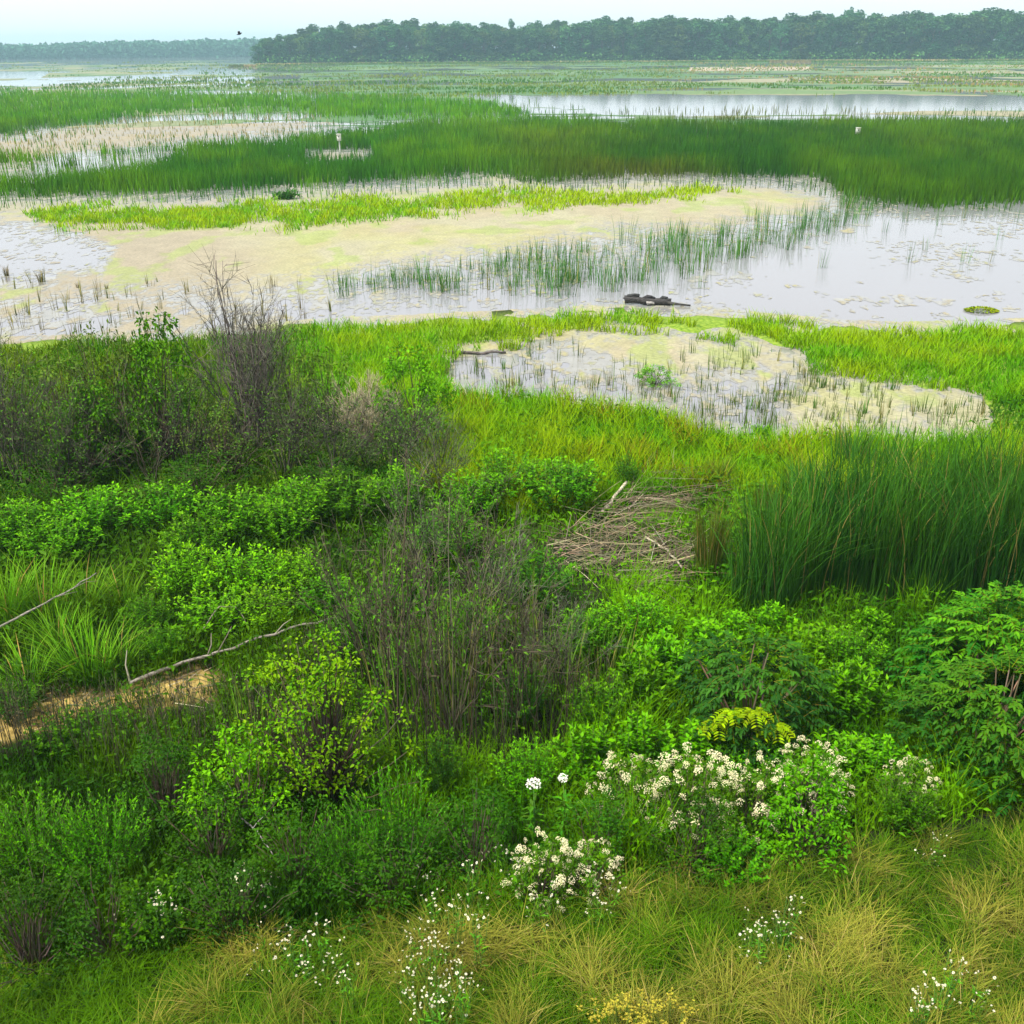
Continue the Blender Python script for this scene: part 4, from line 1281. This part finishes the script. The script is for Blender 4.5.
leaves(mb, P, rng.normal(0, 1, (n, 3)) + np.array([0, 0, .6]), rng.uniform(.25, .5, n), rng.uniform(.08, .14, n), jit((.03, .09, .02), n))
o = mb.obj('water_plant', M_LEAF); o.location = (g[0], g[1], 0)
tag(o, 'small dark green clump on the cream mat above the lime grass lens', 'water plant')

# ================================================================== SHRUBS AND WEEDS OF THE NEAR LAND
G_BRIGHT, G_TIP = (.05, .19, .010), (.13, .36, .018)
G_MID, G_MTIP = (.04, .15, .012), (.09, .25, .018)
G_DARK, G_DTIP = (.015, .058, .008), (.038, .11, .012)
WEED = Kind([make_weed(G_BRIGHT, G_TIP), make_weed(G_BRIGHT, G_TIP, n=75, r=.6), make_weed((.042, .16, .012), G_TIP, n=90, m=22)], 'weed')
WEEDM = Kind([make_weed(G_MID, G_MTIP), make_weed(G_MID, G_MTIP, n=60, r=.62, W=.04), make_weed((.035, .12, .02), G_MTIP, n=64)], 'weed')
LIME = Kind([make_weed((.085, .28, .010), (.18, .44, .014), n=80, m=18, h=.8), make_weed((.075, .25, .010), (.16, .40, .014), n=70, m=20, h=.8, r=.65)], 'weed')
SHRUB = Kind([make_shrub(G_MID, G_MTIP, L=(.07, .12), W=.05), make_shrub((.045, .14, .016), G_TIP, clumps=60, L=(.07, .12), W=.05), make_shrub(G_MID, G_MTIP, clumps=55, spread=.2, L=(.07, .11), W=.05)], 'shrub')
DARKS = Kind([make_shrub(G_DARK, G_DTIP), make_shrub(G_DARK, G_DTIP, clumps=55, spread=.2)], 'shrub')
OLIVE = Kind([make_shrub((.06, .135, .026), (.12, .20, .035), clumps=48, per=22, L=(.07, .12), W=.045, name='twiggy_shrub'),
              make_shrub((.055, .125, .028), (.11, .18, .035), clumps=52, per=18, L=(.07, .12), W=.04, name='twiggy_shrub')], 'shrub')
WILLOW = Kind([make_willow((.06, .25, .02), (.15, .45, .045), W=.019, L=(.06, .1)), make_willow((.055, .24, .02), (.14, .43, .04), n=120, W=.019, L=(.06, .1))], 'willow shrub')
WILLOWD = Kind([make_willow((.045, .19, .014), (.10, .31, .018), L=(.05, .1), W=.013)], 'shrub')
SUMAC = Kind([make_compound((.016, .078, .012), (.060, .18, .022), nl=640), make_compound((.018, .085, .012), (.068, .195, .022), nl=620)], 'shrub')
YDARK = Kind([make_compound((.013, .06, .012), (.04, .14, .022), h=1.3, r=1.0, nl=260, yellow=1)], 'shrub')
YSHRUB = Kind([make_shrub((.038, .14, .010), (.15, .28, .018), h=1.9, r=.85, clumps=150, per=24, L=(.03, .06), W=.03, spread=.12, hollow=.25, name='yellow_green_shrub', six=True)], 'shrub')
BARE = Kind([make_bare(), make_bare(n=12, r=1.0, sub=5, sparse=240), make_bare(n=9, r=.8, sub=6, sparse=300)], 'bare shrub')
TALLB = Kind([make_bare(h=3.6, r=.85, n=38, rb=.22, thick=.013, sub=5, twig=5, col=(.13, .12, .095))], 'bare shrub')
GREYB = Kind([make_bare(h=2.4, r=1.0, n=17, col=(.085, .082, .06), sub=6, twig=5, thick=.011, sparse=420, lcol=(.04, .09, .022)), make_bare(h=2.2, r=.9, n=16, col=(.09, .085, .062), sub=6, twig=5, thick=.011, sparse=420, lcol=(.045, .11, .022))], 'bare shrub')
TANB = Kind([make_bare(h=1.2, r=.8, n=60, col=(.36, .32, .20), sub=6, twig=5, thick=.008, name='dry_bush')], 'dry bush')
STALK = Kind([make_stalks(), make_stalks(n=24, r=.5), make_stalks(h=1.2, n=34)], 'dead stalks')
SEDGE = Kind([make_tuft(), make_tuft(n=150, r=.22), make_tuft(h=.8, col=(.06, .19, .02))], 'sedge tuft')
TALLT = Kind([make_tuft(h=1.3, n=150, r=.3, w=.014, col=(.03, .10, .02), tip=(.05, .15, .03), lean=(.05, .35), name='cattail_clump', dead=.05)], 'cattail clump')
BROWNT = Kind([make_tuft(h=1.0, n=240, r=.16, w=.010, col=(.05, .105, .020), tip=(.075, .105, .022), lean=(.08, .3), name='rush_clump', dead=.1)], 'rush clump')
HERB = Kind([make_weed((.055, .20, .014), (.12, .33, .02), n=44, m=24, h=1.0, r=.4, L=(.09, .15), W=.036, up=.7, name='tall_herb')], 'herb')


def put(kind, px_, pb, pt, wpx, label, h0, r0, group=None, **kw):
    """stand a plant at pixel base (px_, pb) so that its tip reaches row pt and its crown is about wpx wide"""
    g = ground_at(float(px_), float(pb))
    hh = top_height(px_, pb, pt, 0)
    depth = g[1] * math.cos(PITCH) + (H - g[2]) * math.sin(PITCH)
    return kind.place((g[0], g[1], g[2] - .03), (wpx / 2 * depth / F) / r0, hh / h0, label, group, **kw)


# --- left thicket along the shore
put(GREYB, 5, 480, 312, 120, 'dark grey twiggy bush at the left edge of the shore thicket', 2.4, 1.0, var=0)
put(GREYB, 40, 478, 350, 100, 'grey twiggy bush right beside the dark one at the left edge', 2.4, 1.0, var=1)
put(OLIVE, 75, 465, 345, 90, 'grey green twiggy shrub between the grey bush and the leafy green shrubs', 1.8, 1.0)
put(OLIVE, 118, 462, 325, 92, 'olive leafy shrub in front of the water with pale seed tips', 1.8, 1.0)
put(SHRUB, 175, 462, 322, 84, 'bushy dark green shrub just left of the tall bare fan of stems', 1.8, 1.0)
put(OLIVE, 205, 448, 372, 60, 'low yellowish olive shrub at the left foot of the tall bare stems', 1.8, 1.0)
put(TALLB, 248, 452, 256, 112, 'tall bare fan of grey willow stems standing against the water', 3.6, .85, rz=.4)
put(TALLB, 268, 447, 300, 70, 'shorter bare stems crowding the right side of the tall fan of stems', 3.6, .85, rz=2.0)
put(OLIVE, 300, 445, 325, 70, 'slim grey green shrub just right of the tall bare fan of stems', 1.8, 1.0)
put(OLIVE, 330, 440, 345, 60, 'dusty olive shrub left of the tan dry bush', 1.8, 1.0)
put(TANB, 365, 448, 372, 90, 'pale tan dry bush with leafless twigs near the small pond', 1.2, .8)
put(SHRUB, 415, 446, 350, 84, 'leafy green shrub at the right end of the shore thicket beside the pond', 1.8, 1.0)
put(GREYB, 300, 470, 392, 110, 'dark bare tangle below the slim grey green shrub', 2.4, 1.0)
put(GREYB, 370, 472, 412, 90, 'dark bare tangle below the tan dry bush', 2.4, 1.0)
put(GREYB, 410, 464, 395, 80, 'bare greyish tangle at the foot of the leafy shrub by the pond', 2.4, 1.0)
BROWNB = Kind([make_bare(h=2.6, r=1.0, n=15, col=(.060, .060, .040), sub=6, twig=5, thick=.012, sparse=520, lcol=(.05, .13, .02), name='twiggy_bush'), make_bare(h=2.3, r=1.1, n=17, col=(.070, .068, .048), sub=6, twig=5, thick=.011, sparse=520, lcol=(.055, .13, .025), name='twiggy_bush')], 'bare shrub')
for a, b, t, w, lab in ((25, 492, 330, 110, 'at the left edge before the grey bushes'), (70, 495, 372, 110, 'before the grey green shrub'), (125, 478, 352, 100, 'around the olive shrub with pale tips'), (190, 482, 362, 110, 'left of the tall bare fan of stems'),
                        (285, 482, 372, 120, 'right of the tall bare fan of stems'), (335, 480, 385, 110, 'left below the tan dry bush'), (395, 478, 388, 110, 'right below the tan dry bush'), (440, 480, 405, 80, 'at the pond end of the shore thicket')):
    put(BROWNB, a, b, t, w, 'grey brown sparsely leaved twiggy bush ' + lab, 2.5, 1.05)
put(BARE, 150, 490, 395, 100, 'leafless brown bush below the olive shrub', 3.3, .9)
put(BARE, 230, 480, 405, 110, 'leafless brown bush at the foot of the tall bare fan', 3.3, .9)
put(GREYB, 85, 492, 400, 120, 'low dark twiggy bush in front of the grey green shrub', 2.4, 1.0)
put(GREYB, 440, 500, 425, 90, 'low grey twiggy bush where the thicket meets the lime meadow', 2.4, 1.0)
put(DARKS, 200, 505, 458, 110, 'low dark green bush under the leafless brown bushes', 1.8, 1.0)
put(DARKS, 60, 505, 462, 100, 'low dark green bush below the twiggy bushes on the left', 1.8, 1.0)
put(DARKS, 330, 502, 462, 110, 'low dark green bush below the bare tangles', 1.8, 1.0)
put(SHRUB, 110, 470, 400, 70, 'small green shrub at the base of the olive shrub with pale tips', 1.8, 1.0)

# --- bright weed mounds on the left
W = 'bright green leafy weed mound '
for a, b, t, w, lab in ((25, 548, 495, 90, 'at the left edge below the dark bushes'), (95, 538, 484, 95, 'below the low dark twiggy bush'), (165, 532, 478, 90, 'below the leafless brown bush'),
                        (232, 540, 485, 95, 'with broad leaves in the middle of the upper mounds'), (300, 528, 476, 85, 'left of the low dark bush by the bare tangles'), (345, 520, 470, 90, 'under the bare tangles right of the upper mounds'),
                        (285, 545, 495, 80, 'just above the lime weed mound'), (60, 560, 515, 90, 'above the tall sedges on the left'), (200, 560, 512, 80, 'between the upper mounds and the lime weed mound'),
                        (400, 520, 462, 80, 'near the right end of the shore thicket'), (505, 500, 450, 90, 'left of centre in the wet meadow'), (560, 512, 455, 100, 'above the dead reeds, beside the lime meadow'), (470, 520, 470, 80, 'above the tall bare stems in the centre')):
    put(WEED if a < 420 else WEED, a, b, t, w, W + lab, .95, .58)
for a, b, t, w, lab in ((190, 600, 540, 85, 'left half of the lime weed mound beside the tall sedges'), (245, 596, 545, 90, 'middle of the lime weed mound below the bright mounds'), (300, 592, 548, 75, 'right end of the lime weed mound next to the bare stems'), (215, 632, 590, 90, 'olive lime weeds below the lime weed mound'), (265, 628, 585, 80, 'lime weeds behind the long pale branch')):
    put(LIME, a, b, t, w, lab, .8, .6)
for a, b, t, w, lab in ((10, 622, 550, 70, 'tall bright sedge tuft at the left edge above the thin dead branch'), (45, 618, 552, 70, 'tall bright sedge tuft behind the thin dead branch'), (85, 612, 555, 70, 'tall bright sedge tuft right of the others on the left'), (125, 610, 566, 60, 'sedge tuft between the tall sedges and the lime mound'),
                        (90, 680, 610, 80, 'bright sedge tuft below the thin dead branch'), (120, 672, 618, 60, 'sedge tuft just above the tan bare patch'), (30, 690, 640, 80, 'dark sedge tuft left above the tan bare patch'), (60, 650, 600, 60, 'sedge tuft at the middle of the thin dead branch')):
    put(SEDGE, a, b, t, w, lab, .85, .4)
for a, b, t, w, lab in ((150, 640, 590, 60, 'leafy weed left of the arched twig'), (330, 620, 575, 70, 'green weed among the bare stems right of the lime mound'), (20, 720, 675, 60, 'weed at the left end of the tan bare patch'), (165, 660, 622, 60, 'weed behind the curled end of the pale branch'), (70, 748, 715, 80, 'pale green weed below the tan bare patch'), (110, 742, 706, 70, 'yellowish weed in front of the tan bare patch')):
    put(WEEDM, a, b, t, w, lab, .95, .58)

# --- bare thicket in the centre and dead stalks
put(BARE, 400, 745, 470, 150, 'tall bare dark stems at the left of the central bare thicket', 3.3, .9, var=0)
put(BARE, 455, 748, 500, 150, 'tall bare dark stems in the middle of the central bare thicket', 3.3, .9, var=1)
put(BARE, 520, 730, 540, 140, 'bare dark stems at the right of the central bare thicket', 3.3, .9, var=0)
put(BARE, 375, 690, 490, 130, 'pale grey arching stems behind the left of the central bare thicket', 3.3, .9, var=1)
put(GREYB, 500, 640, 500, 150, 'grey thin leafed bush behind the right of the central bare thicket', 2.4, 1.0, var=1)
put(GREYB, 560, 690, 590, 120, 'grey bare bush between the central thicket and the green herbs', 2.4, 1.0, var=0)
put(BARE, 470, 600, 455, 120, 'thin bare bush above the central bare thicket by the dark hollow', 3.3, .9, var=2)
put(GREYB, 420, 590, 440, 110, 'olive twiggy bush between the shore thicket and the central bare thicket', 2.4, 1.0, var=1)
SL = 'clump of thin dark dead stalks '
for a, b, t, w, lab in ((35, 765, 660, 60, 'before the left end of the tan bare patch'), (95, 775, 680, 60, 'in front of the middle of the tan bare patch'), (145, 775, 680, 60, 'below the curled end of the pale branch'), (190, 775, 665, 70, 'below the middle of the pale branch'),
                        (240, 770, 660, 70, 'below the right part of the pale branch'), (285, 760, 655, 60, 'left of the yellow green shrub'), (430, 770, 600, 90, 'inside the central bare thicket on the left'), (480, 765, 610, 90, 'inside the middle of the central bare thicket'), (535, 750, 620, 90, 'inside the right of the central bare thicket'),
                        (505, 700, 600, 90, 'behind the middle of the central bare thicket'), (440, 690, 570, 90, 'behind the left of the central bare thicket'), (590, 720, 640, 70, 'at the right foot of the central bare thicket'), (345, 700, 600, 70, 'above the yellow green shrub'), (310, 680, 620, 60, 'at the right end of the pale branch')):
    put(STALK, a, b, t, w, SL + lab, 1.4, .5)
GSTEM = Kind([make_tuft(h=1.3, n=60, r=.35, w=.014, col=(.09, .16, .04), tip=(.08, .17, .03), lean=(.02, .3), droop=.04, name='tall_grass_clump', dead=.25)], 'tall grass')
for a, b, t, w, lab in ((440, 720, 590, 90, 'in the middle of the central bare thicket'), (470, 690, 575, 80, 'behind the middle of the central bare thicket'), (545, 700, 600, 90, 'at the right of the central bare thicket'), (400, 700, 580, 80, 'at the left of the central bare thicket'), (520, 650, 560, 80, 'above the central bare thicket'), (600, 690, 610, 80, 'between the central bare thicket and the bright herbs'), (250, 745, 670, 70, 'among the dead stalks below the pale branch')):
    put(GSTEM, a, b, t, w, 'clump of upright pale green grass stems ' + lab, 1.3, .45)
for a, b, t, w, lab in ((470, 660, 590, 90, 'behind the central bare thicket'), (395, 640, 570, 90, 'left behind the central bare thicket'), (540, 610, 545, 90, 'left below the dead reeds'), (450, 560, 505, 90, 'above the central bare thicket'), (410, 690, 630, 80, 'inside the left of the central bare thicket'), (520, 720, 660, 80, 'inside the right of the central bare thicket'), (350, 660, 600, 70, 'at the right end of the long pale branch')):
    put(WEEDM, a, b, t, w, 'green leafy weed ' + lab, .95, .58)
put(OLIVE, 20, 455, 345, 90, 'grey olive shrub behind the dark bush at the left edge', 1.8, 1.0)
put(OLIVE, 150, 455, 335, 70, 'olive shrub squeezed between the pale tipped one and the bushy green one', 1.8, 1.0)
put(SHRUB, 95, 480, 385, 80, 'green shrub low in the left of the shore thicket', 1.8, 1.0)
put(OLIVE, 225, 470, 400, 80, 'olive bush low before the tall bare fan', 1.8, 1.0)
for a, b, t, w, lab in ((15, 752, 668, 50, 'at the left edge beside the tan bare patch'), (65, 748, 672, 55, 'standing before the tan bare patch'), (122, 738, 668, 50, 'before the right part of the tan bare patch'), (165, 728, 655, 50, 'at the right end of the tan bare patch')):
    put(STALK, a, b, t, w, SL + lab, 1.4, .5)
put(YSHRUB, 330, 800, 640, 150, 'yellow green leafy shrub with pale tips left of the central bare thicket', 1.9, .85)
put(SHRUB, 250, 830, 735, 110, 'mid green leafy bush just left below the yellow green shrub', 1.8, 1.0)
put(DARKS, 215, 870, 790, 110, 'dark leafy bush above the white daisies on the left', 1.8, 1.0)
put(DARKS, 170, 820, 735, 100, 'dark bush among the dead stalks above the feathery willow', 1.8, 1.0)
put(DARKS, 300, 890, 800, 120, 'dark leafy bush below the yellow green shrub', 1.8, 1.0)

# --- feathery willows on the left
put(WILLOW, 40, 890, 785, 120, 'feathery green willow shrub at the left edge of the near bank', 1.5, .8, var=0)
put(WILLOW, 105, 885, 790, 110, 'feathery green willow shrub second from the left edge', 1.5, .8, var=1)
put(DARKS, 35, 975, 870, 130, 'dark green bush below the feathery willows at the left edge', 1.8, 1.0)
put(DARKS, 115, 960, 868, 120, 'dark green bush below the second feathery willow', 1.8, 1.0)
put(SHRUB, 5, 900, 830, 60, 'small leafy green bush at the left edge in front of the willows', 1.8, 1.0)
put(WILLOWD, 395, 880, 765, 120, 'soft feathery green shrub in front of the dark bushes left of the white flowers', 1.5, .8)
put(WILLOWD, 350, 900, 810, 90, 'soft feathery shrub left below the larger soft feathery one', 1.5, .8)
put(DARKS, 400, 905, 835, 130, 'dark bush below the soft feathery shrubs', 1.8, 1.0)
put(DARKS, 475, 880, 790, 110, 'dark bush between the feathery shrub and the white umbels', 1.8, 1.0)
put(DARKS, 240, 935, 870, 120, 'low dark bush behind the white daisies on the left', 1.8, 1.0)
put(WEEDM, 160, 940, 880, 90, 'dark green weed around the white daisies on the left', .95, .58)
put(WEEDM, 440, 800, 725, 60, 'upright green weed at the foot of the central bare thicket', .95, .58)

# --- herbs and shrubs centre right
i_ = 0
HL = ('in front of the right end of the central bare thicket', 'above the two white umbels', 'above the left end of the white blossoms', 'below the grey bare bush', 'left of the dark bush with yellow sprays', 'above the dark bush with yellow sprays',
      'between the dead reeds and the dark yellow sprayed bush', 'below the left end of the cattails', 'right of the dark yellow sprayed bush', 'left of the big feather leaved shrub', 'left below the big feather leaved shrub', 'under the cattails', 'behind the middle of the white blossoms', 'between the dark sprayed bush and the blossoms', 'above the right end of the white blossoms', 'left below the dead reeds')
for (a, b, t, w), lab in zip(((530, 800, 735, 70), (585, 790, 722, 80), (640, 780, 715, 80), (600, 740, 672, 80), (640, 720, 650, 80), (700, 670, 618, 90), (640, 650, 590, 90), (730, 648, 608, 60), (850, 720, 655, 80), (850, 680, 620, 70), (880, 790, 735, 70), (820, 662, 622, 70), (760, 790, 735, 80), (690, 770, 720, 80), (840, 780, 730, 80), (590, 660, 600, 80)), HL):
    put(HERB if i_ % 3 else WEED, a, b, t, w, 'bright leafy green herb ' + lab, 1.0, .45 if i_ % 3 else .58); i_ += 1
put(YDARK, 748, 742, 640, 150, 'dark feather leaved bush with yellow green sprays on its front', 1.3, 1.0, rz=0.0)
put(SUMAC, 985, 775, 662, 175, 'big feather leaved green shrub at the right edge, lower and nearer of two', 2.0, 1.25, var=0)
put(SUMAC, 990, 712, 590, 180, 'feather leaved green shrub at the right edge, rising behind the big one', 2.0, 1.25, var=1)
put(SUMAC, 1080, 750, 610, 150, 'feather leaved shrub cut by the right edge of the view', 2.0, 1.25, var=0)
put(SHRUB, 800, 850, 775, 110, 'dark green leafy bush below the right end of the white blossoms', 1.8, 1.0)
put(DARKS, 690, 870, 800, 120, 'dark bush under the middle of the white blossoms', 1.8, 1.0)
put(DARKS, 600, 865, 800, 110, 'dark bush under the left of the white blossoms', 1.8, 1.0)
put(WEEDM, 900, 830, 775, 80, 'green weed below the feather leaved shrub', .95, .58)
put(WEEDM, 730, 880, 830, 80, 'soft green weed where the dark bushes meet the dry grass', .95, .58)

for a, b, t, w, lab in ((770, 645, 602, 60, 'at the left foot of the cattails'), (868, 640, 606, 50, 'at the middle foot of the cattails'), (660, 690, 630, 80, 'left above the dark bush with yellow sprays')):
    put(HERB, a, b, t, w, 'bright green herb ' + lab, 1.0, .45)
# cattail outliers, rushes
put(TALLT, 850, 470, 405, 60, 'dark spiky reed clump sticking up before the pale pond mat', 1.3, .5)
put(TALLT, 895, 478, 425, 50, 'spiky reed clump just right of the tallest spiky one', 1.3, .5)
put(TALLT, 800, 500, 445, 50, 'dark reed clump left of the spiky ones at the top of the cattails', 1.3, .5)
put(BROWNT, 708, 575, 480, 46, 'green brown upright rush clump beside the dead reeds', 1.0, .28)
put(BROWNT, 763, 520, 470, 30, 'reddish brown rush clump at the left top of the cattails', 1.0, .28)
put(BROWNT, 717, 490, 446, 34, 'brown rush clump at the top of the dead reeds', 1.0, .28)
put(WEEDM, 627, 490, 452, 34, 'small round dark green weed at the top of the dead reeds', .95, .58)
put(SHRUB, 655, 385, 366, 40, 'small green leafy clump standing in the middle of the small pond', 1.8, 1.0)
put(WEEDM, 762, 433, 424, 30, 'tiny green clump on the pale mat left of the spiky reeds', .95, .58)

# --- white blossoms
BLOSS = Kind([make_blossom_bush(k=80), make_blossom_bush(k=98), make_blossom_bush(k=60)], 'blossoming bush')
BL = 'green bush covered in creamy white blossom clusters, '
for a, b, t, w, v, lab in ((625, 840, 765, 90, 2, 'leftmost of the blossom row'), (690, 845, 762, 100, 1, 'most thickly flowered of the row'), (750, 835, 768, 90, 0, 'right of the thickest one'), (805, 810, 748, 80, 1, 'highest at the right of the blossom row'), (905, 810, 762, 60, 2, 'alone below the feather leaved shrub'), (545, 905, 845, 80, 0, 'low at the edge of the dry grass'), (590, 895, 850, 70, 2, 'low, right of another low one')):
    put(BLOSS, a, b, t, w, BL + lab, 1.0, .7, var=v)


def umbel(px_, pb, pt, label, s):
    g = ground_at(float(px_), float(pb)); hh = top_height(px_, pb, pt, 0)
    root = empty('umbel_plant'); root.location = (g[0], g[1], g[2])
    mb = MB(); tubes(mb, np.array([[[0, 0, -.05], [.02, 0, hh * .5], [0, 0, hh]]]), np.array([.007]), np.array([.004]), jit((.06, .13, .02), 1), S=5); mb.obj('stem', M_BARK, root)
    n = 40; t = rng.uniform(.1, .8, n); az = rng.uniform(0, 6.28, n)
    mb = MB(); leaves(mb, np.stack([0 * t, 0 * t, t * hh], -1), np.stack([np.cos(az), np.sin(az), np.full(n, .2)], -1), rng.uniform(.08, .16, n), np.full(n, .04), jit((.04, .13, .018), n)); mb.obj('foliage', M_LEAF, root)
    child(flower_cluster_mesh(60, .085, (.80, .80, .74), .2), 'flower_head', root, (0, 0, hh), s, (.25, 0, 0))
    tag(root, label, 'flower')


umbel(533, 850, 784, 'tall plant topped by one large flat white flower head', .85)
umbel(562, 850, 778, 'plant with a smaller flat white flower head right of the largest one', .6)

FLEA = Kind([make_fleabane(), make_fleabane(.5, 9), make_fleabane(.65, 6), make_fleabane(.5, 5)], 'daisy plant')
SPOTS = (('low in the dark weeds on the left, near the feathery willow', [(158, 925), (148, 915), (170, 930), (150, 880), (165, 908), (130, 900)], 26),
         ('in the tight patch below the dark bush with the dead twig', [(248, 893), (260, 890), (270, 890), (280, 894), (255, 900)], 10),
         ('along the upper edge of the dry grass on the left', [(270, 950), (285, 950), (300, 955), (315, 950), (330, 968), (345, 960), (310, 970), (355, 985), (265, 945)], 16),
         ('in the patch left of centre on the dry bank', [(420, 945), (435, 938), (450, 940), (462, 935), (430, 955), (445, 960), (470, 950), (425, 930)], 14),
         ('on the green tuft below the patch left of centre', [(415, 985), (430, 1000), (445, 990), (460, 1005), (435, 1015), (420, 970)], 16),
         ('climbing the dark bushes left of centre', [(425, 885), (432, 900), (468, 895), (480, 900)], 10),
         ('at the low blossom bushes in the centre', [(505, 850), (515, 870), (520, 900), (530, 915), (560, 900), (580, 905), (600, 890), (612, 900)], 14),
         ('in the dry grass right of centre', [(755, 940), (775, 935), (785, 930), (760, 955)], 14),
         ('near the right end of the bottom edge', [(905, 1005), (925, 995), (945, 998), (960, 1000), (975, 1010), (930, 1012), (900, 1020)], 14),
         ('below the right blossoms in the dry grass', [(925, 845), (932, 838)], 8))
for lab, pts, sp in SPOTS:
    for (a, b) in pts:
        for rep in range(1 if len(lab) % 2 else 2):
            aa, bb = a + rng.normal(0, sp * .6), b + rng.normal(0, sp * .35)
            g = ground_at(aa, bb + 28)
            s_ = rng.uniform(.8, 1.2)
            FLEA.place((g[0], g[1], g[2] - .02), s_, s_, 'small white daisy plant ' + lab, 'white daisies ' + lab, tilt=.1)
# yellow flowers at the bottom edge
def make_yellow():
    root = empty('yellow_flower_plant')
    PL = stems_poly(8, .03, .14, .4, K=4)
    mb = MB(); tubes(mb, PL, np.full(8, .003), np.full(8, .002), jit((.08, .13, .02), 8), S=3); mb.obj('stem', M_BARK, root)
    mb = MB()
    for k in range(8):
        n = 7; P = PL[k, -1] + rng.normal(0, .016, (n, 3))
        for q in range(5):
            th = q * 1.2566 + rng.uniform(0, 6.28, n)
            leaves(mb, P, np.stack([np.cos(th), np.sin(th), np.full(n, .3)], -1), np.full(n, .013), np.full(n, .010), jit((.38, .33, .03), n, .15, .05), droop=0)
    mb.obj('blossom', M_PETAL, root)
    return root


YEL = Kind([make_yellow], 'yellow flower')
for k in range(9):
    g = ground_at(rng.uniform(595, 675), rng.uniform(1030, 1060)); s_ = rng.uniform(.8, 1.2)
    YEL.place((g[0], g[1], g[2]), s_, s_, 'small yellow flower in the patch at the bottom edge of the bank', 'yellow flowers at the bottom edge', tilt=.1)

# ================================================================== AIR, SKY, SUN
mh = bpy.data.materials.new('haze'); mh.use_nodes = True
N = mh.node_tree.nodes; N.clear()
o_ = N.new('ShaderNodeOutputMaterial'); pv = N.new('ShaderNodeVolumePrincipled')
pv.inputs['Color'].default_value = (.48, .77, .88, 1); pv.inputs['Density'].default_value = HAZE = 0.0004; pv.inputs['Anisotropy'].default_value = 0
mh.node_tree.links.new(pv.outputs[0], o_.inputs['Volume'])
me = bpy.data.meshes.new('haze'); bx = MB(); box_mesh(bx, -3100, 3100, -3100, 3100, -1.6, 42.0, (1, 1, 1))
hz_o = bx.obj('haze', mh); tag(hz_o, kind='stuff')

SUN_EL, SUN_AZ = R(60), R(235)   # azimuth clockwise from +Y: sun behind the viewer, to the left
w = bpy.data.worlds.new('World'); SC.world = w; w.use_nodes = True
N = w.node_tree.nodes; L = w.node_tree.links; N.clear()
sky = N.new('ShaderNodeTexSky'); sky.sky_type = 'NISHITA'; sky.sun_disc = False; sky.sun_elevation = SUN_EL; sky.sun_rotation = SUN_AZ
sky.air_density = 1.0; sky.dust_density = 3.0; sky.ozone_density = 1.0
tc = N.new('ShaderNodeTexCoord'); nz = N.new('ShaderNodeTexNoise'); nz.inputs['Scale'].default_value = 2.2; nz.inputs['Detail'].default_value = 5
mpn = N.new('ShaderNodeMapping'); mpn.inputs['Scale'].default_value = (1, 1, 4)
L.new(tc.outputs['Generated'], mpn.inputs[0]); L.new(mpn.outputs[0], nz.inputs['Vector'])
cr = N.new('ShaderNodeValToRGB'); cr.color_ramp.elements[0].position = .3; cr.color_ramp.elements[0].color = (9.9, 10.5, 11.0, 1)
cr.color_ramp.elements[1].position = .7; cr.color_ramp.elements[1].color = (11.0, 11.3, 11.5, 1)
L.new(nz.outputs['Fac'], cr.inputs[0])
mx = N.new('ShaderNodeMixRGB'); mx.inputs[0].default_value = .86
L.new(sky.outputs[0], mx.inputs[1]); L.new(cr.outputs[0], mx.inputs[2])
bg = N.new('ShaderNodeBackground'); bg.inputs[1].default_value = 0.07
ow = N.new('ShaderNodeOutputWorld')
L.new(mx.outputs[0], bg.inputs[0]); L.new(bg.outputs[0], ow.inputs[0])

sl = bpy.data.lights.new('sun', 'SUN'); sl.energy = 4.0; sl.angle = R(7); sl.color = (1.0, .95, .86)
so = bpy.data.objects.new('sun', sl); COL.objects.link(so)
dv = Vector((math.sin(SUN_AZ) * math.cos(SUN_EL), math.cos(SUN_AZ) * math.cos(SUN_EL), math.sin(SUN_EL)))
so.rotation_euler = dv.to_track_quat('Z', 'Y').to_euler()

SC.view_settings.view_transform = 'Standard'; SC.view_settings.look = 'None'
SC.view_settings.exposure = 0.85; SC.view_settings.gamma = 1.0
SC.render.engine = 'CYCLES'
SC.cycles.max_bounces = 4; SC.cycles.diffuse_bounces = 1; SC.cycles.glossy_bounces = 2; SC.cycles.transmission_bounces = 3; SC.cycles.volume_bounces = 0
SC.cycles.use_denoising = True
